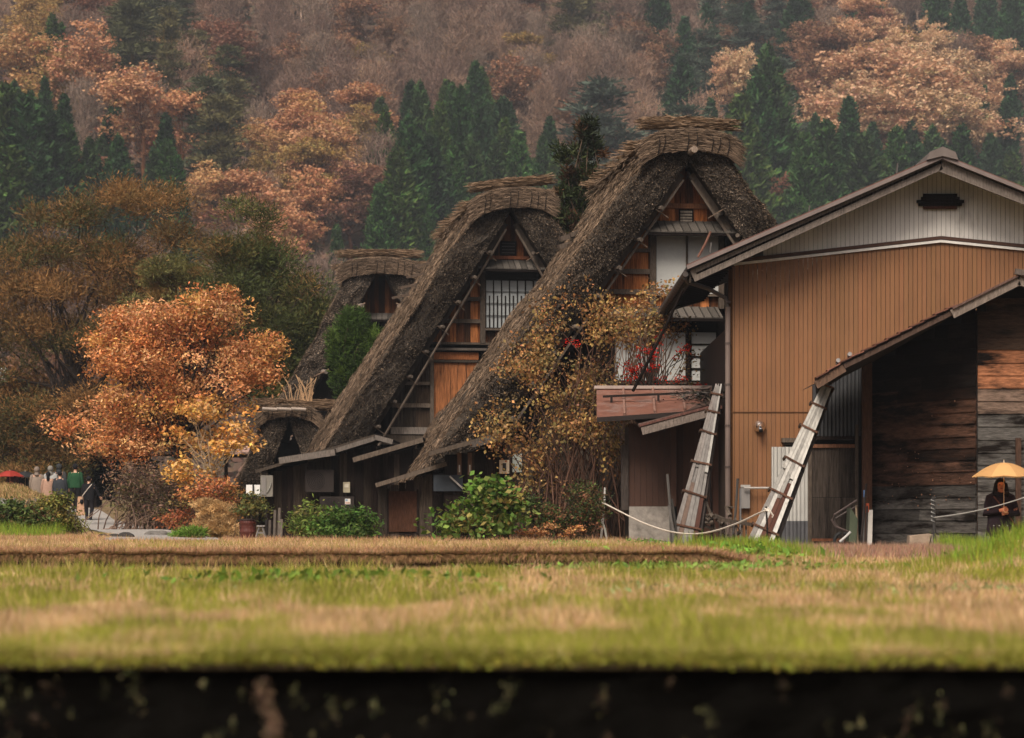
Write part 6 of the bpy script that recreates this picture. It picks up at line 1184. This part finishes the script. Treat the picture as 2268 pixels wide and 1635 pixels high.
def umbrella(label, X, Y, ztip, rad, hgt, col, hz_, ncol=None, tilt=0, th0=.2):
    r = empty('umbrella', (X, Y, hz_), label, 'umbrella'); w = MB(); n = 8; G = []
    for f in np.linspace(0.02, 1, 9):
        ring = []
        for k in range(n*4+1):
            a = th0+k/(n*4)*2*math.pi; c_ = abs(((k % 4)/4)-.5)*2      # 1 on a rib, 0 between
            rr = rad*f*(1-.07*(1-c_)*f); zz = ztip-.05-hgt*(1-math.cos(f*1.35))/(1-math.cos(1.35))+.02*(1-c_)*f**3
            ring.append((X+rr*math.cos(a)+tilt*(zz-ztip), Y+rr*math.sin(a), zz))
        G.append(ring)
    cc = np.array([np.where((k//4) % 2, 1.0, .82) for k in range(n*4)]); w.grid(np.array(G), np.tile(np.array(col)[None]*cc[:, None], (8, 1))); w.build('canopy', M['umb'], r, smooth=False)
    w = MB(); w.tube(np.array([[X, Y, ztip], [X, Y, ztip-.05]]), [.004, .009], 8, C(.6,.5,.35)); w.tube(np.array([[X, Y, ztip-.05], [X, Y, hz_]]), .006, 8, C(.55,.35,.2)); w.build('shaft', M['plain'], r)
    t = np.linspace(0, np.pi*1.15, 10); w = MB(); w.tube(np.stack([X+.03-.03*np.cos(t), 0*t+Y, hz_-.0-.035*np.sin(t)], 1), .010, 8, C(.55,.32,.16)); w.build('handle', M['plain'], r)
    w = MB()
    for k in range(n): a = th0+k/n*2*math.pi; w.tube(np.array([[X+rad*f*math.cos(a)*.995, Y+rad*f*math.sin(a)*.995, ztip-.056-hgt*(1-math.cos(f*1.35))/(1-math.cos(1.35))] for f in np.linspace(.03, 1, 7)]), .004, 5, C(.2,.15,.1))
    w.build('rib', M['plain'], r); return r
M['umb'] = mat('umbrella_cloth', (1,1,1), .6, 0, bump=0, transl=.45)
# the woman by the shed
WX, WY = P(2216, 0, 41.2)[0], 41.2
def wx(root, T, H):
    for sd in (-1, 1):
        w = MB(); V = np.array([(sd*.04+dx, -.112-dy, z_) for dx in ((0, sd*.075)) for z_ in (.43, .50) for dy in (0, .008)]); V = V[[0,1,2,3,4,5,6,7]]; V = np.array([[x, y, z_] for x in sorted((sd*.035, sd*.11)) for y in (-.122, -.108) for z_ in (.425, .50)]); w.hexa(T(V)[[0,1,2,3,4,5,6,7]], C(.022,.013,.015)); w.build('pocket', M['cloth'], root)
        for dx in (.042, .10): w = MB(); w.ball((sd*dx, -.125, .495), [.005,.004,.005], C(.5,.5,.5), nu=8, nv=6, T=T); w.build('snap', M['plain'], root)
    w = MB(); w.tube(T(np.array([(-.09,-.07,.80),(.02,-.11,.66),(.14,-.06,.50),(.155,-.0,.42)])), .008*H, 6, C(.12,.05,.035)); w.ball((.165,0,.40), [.03,.05,.06], C(.06,.035,.03), T=T); w.build('shoulder_bag', M['cloth'], root)
    w = MB(); w.tube(T(np.array([(0,-.118,.80),(0,-.118,.6),(0,-.122,.42)])), .006*H, 5, C(.012,.009,.01)); w.build('zip', M['cloth'], root)
    w = MB(); w.tube(T(np.array([(-.075,-.0,.835),(-.05,-.05,.83),(0,-.065,.82),(.05,-.05,.83),(.075,0,.835)])), .022*H, 8, C(.02,.014,.016)); w.build('collar', M['cloth'], root, smooth=True)
person('woman in a long dark winter coat standing under an orange umbrella before the plank wall', WX, WY, 1.63, 2, (.022,.014,.017), arms={'L': [(-.165,-.03,.62), (-.035,-.135,.655)], 'R': [(.165,-.03,.62), (.035,-.13,.625)]}, hair=(.010,.008,.008), long_hair=2, coat=(.80,.385), coatw=(.135,.15), skinc=(.55,.20,.10), extras=wx)  # skin colour tinted orange to carry the light through the umbrella
hzz = float(gz(np.array([WX]), np.array([WY]))[0])+1.63*.665
umbrella('orange umbrella held upright by the woman in the dark coat', WX+.0, WY-.28, 1.66, .56, .25, (.80,.46,.19), hzz-.02)
def gp(px, Y): return (px-CX)*Y/F
BK = (.012,.012,.014)
person('person in a long grey beige quilted coat with the hood up, seen from behind', gp(82, 91), 91, 1.66, 178, (.20,.16,.13), hood=(.17,.135,.11), coat=(.80,.24), coatw=(.14,.15), fingers=True, trouser=(.02,.02,.025))
person('person in a pale pink beige coat with long black hair, seen from behind', gp(107, 88.5), 88.5, 1.55, 182, (.30,.19,.14), hair=BK, long_hair=1, coat=(.80,.30), coatw=(.135,.15))
person('person in a white jacket with a light grey hood behind the black haired walker', gp(112, 92.5), 92.5, 1.68, 175, (.30,.30,.29), hood=(.17,.16,.14), coat=(.80,.46), coatw=(.14,.14))
person('person in a dark jacket, hood down, amid the walking group', gp(133, 88), 88, 1.60, 180, (.030,.034,.040), hair=BK, coat=(.80,.44), coatw=(.15,.145))
person('person with a dark knitted hat and dark coat behind the walking group', gp(131, 93), 93, 1.74, 185, (.05,.05,.05), hood=(.03,.033,.035), coat=(.80,.42), coatw=(.14,.14))
person('man in a dark green jumper walking away up the path', gp(167, 89.5), 89.5, 1.78, 176, (.018,.060,.028), hair=BK, coat=(.80,.50), coatw=(.135,.125), legs=(.04,-.05), trouser=(.012,.012,.014))
def wb_(root, T, H):
    w = MB(); w.tube(T(np.array([(-.08,.05,.81),(0,.105,.70),(.11,.10,.56),(.16,.02,.47)])), .010*H, 6, C(.45,.40,.35)); w.ball((.165,.0,.43), [.04,.05,.06], C(.012,.012,.014), T=T); w.build('shoulder_bag', M['cloth'], root)
person('person all in black with a pale bag strap and white soled trainers', gp(197, 85), 85, 1.60, 172, (.010,.010,.012), hair=BK, coat=(.81,.47), coatw=(.14,.13), arms={'L': [(-.17,-.02,.66), (-.235,-.04,.54)], 'R': [(.14,.0,.64), (.15,-.08,.53)]}, legs=(.05,-.03), shoe=(.06,.06,.06), extras=wb_)
w = MB(); p = P(182, 1119, 85.1); w.hexa(np.array([[p[0]+sx*k, 85.1+sy*.06, p[2]+z_] for sx in (-1, 1) for sy in (-1, 1) for z_, k in ((-.36, .20), (.30, .14))])[[0,1,2,3,4,5,6,7]], C(.40,.24,.15)); r = tag(w.build('paper_bag', M['plain']), 'brown paper bag carried between the man in green and the person in black', 'bag')
for i, (px, Y, c_, lb, ul, uc, uy) in enumerate([(28, 99, (.05,.03,.04), 'person facing us under the red umbrella, only the head above the bank', 'red umbrella at the left edge above the grassy bank', (.42,.05,.035), 14), (50, 101, (.02,.02,.02), 'person facing us under the dark grey umbrella left of the quilted coat', 'dark grey umbrella between the red umbrella and the quilted coat', (.035,.037,.04), 56)]):
    person(lb, gp(px, Y), Y, 1.58, 5, c_, hair=BK, long_hair=2, coat=(.80,.42), arms={'L': [(-.145,-.02,.62), (-.05,-.14,.66)], 'R': [(.145,-.02,.62), (.04,-.13,.64)]}, skinc=(.5,.22,.15))
    zt_ = CZ+(CY-(1040 if i == 0 else 1042))*Y/F; umbrella(ul, gp(px-6 if i == 0 else px+6, Y-.4), Y-.4, zt_, .60, .26, uc, zt_-.85)
# ------------------------------------------------------------------ haze
V = np.array([[x, y, z] for x in (-700, 700) for y in (-40, 1000) for z in (-3.5, 520)], float); g = MB(); g.hexa(V)
hm = bpy.data.materials.new('haze'); hm.use_nodes = True; nt = hm.node_tree; nt.nodes.remove(nt.nodes['Principled BSDF']); pv = nt.nodes.new('ShaderNodeVolumePrincipled')
pv.inputs['Color'].default_value = (.82, .90, 1.0, 1); pv.inputs['Density'].default_value = HZD; nt.links.new(pv.outputs[0], nt.nodes['Material Output'].inputs['Volume'])
ho = g.build('haze', hm); tag(ho, 'thin pale mist hanging in the valley air', 'haze', kind='stuff')
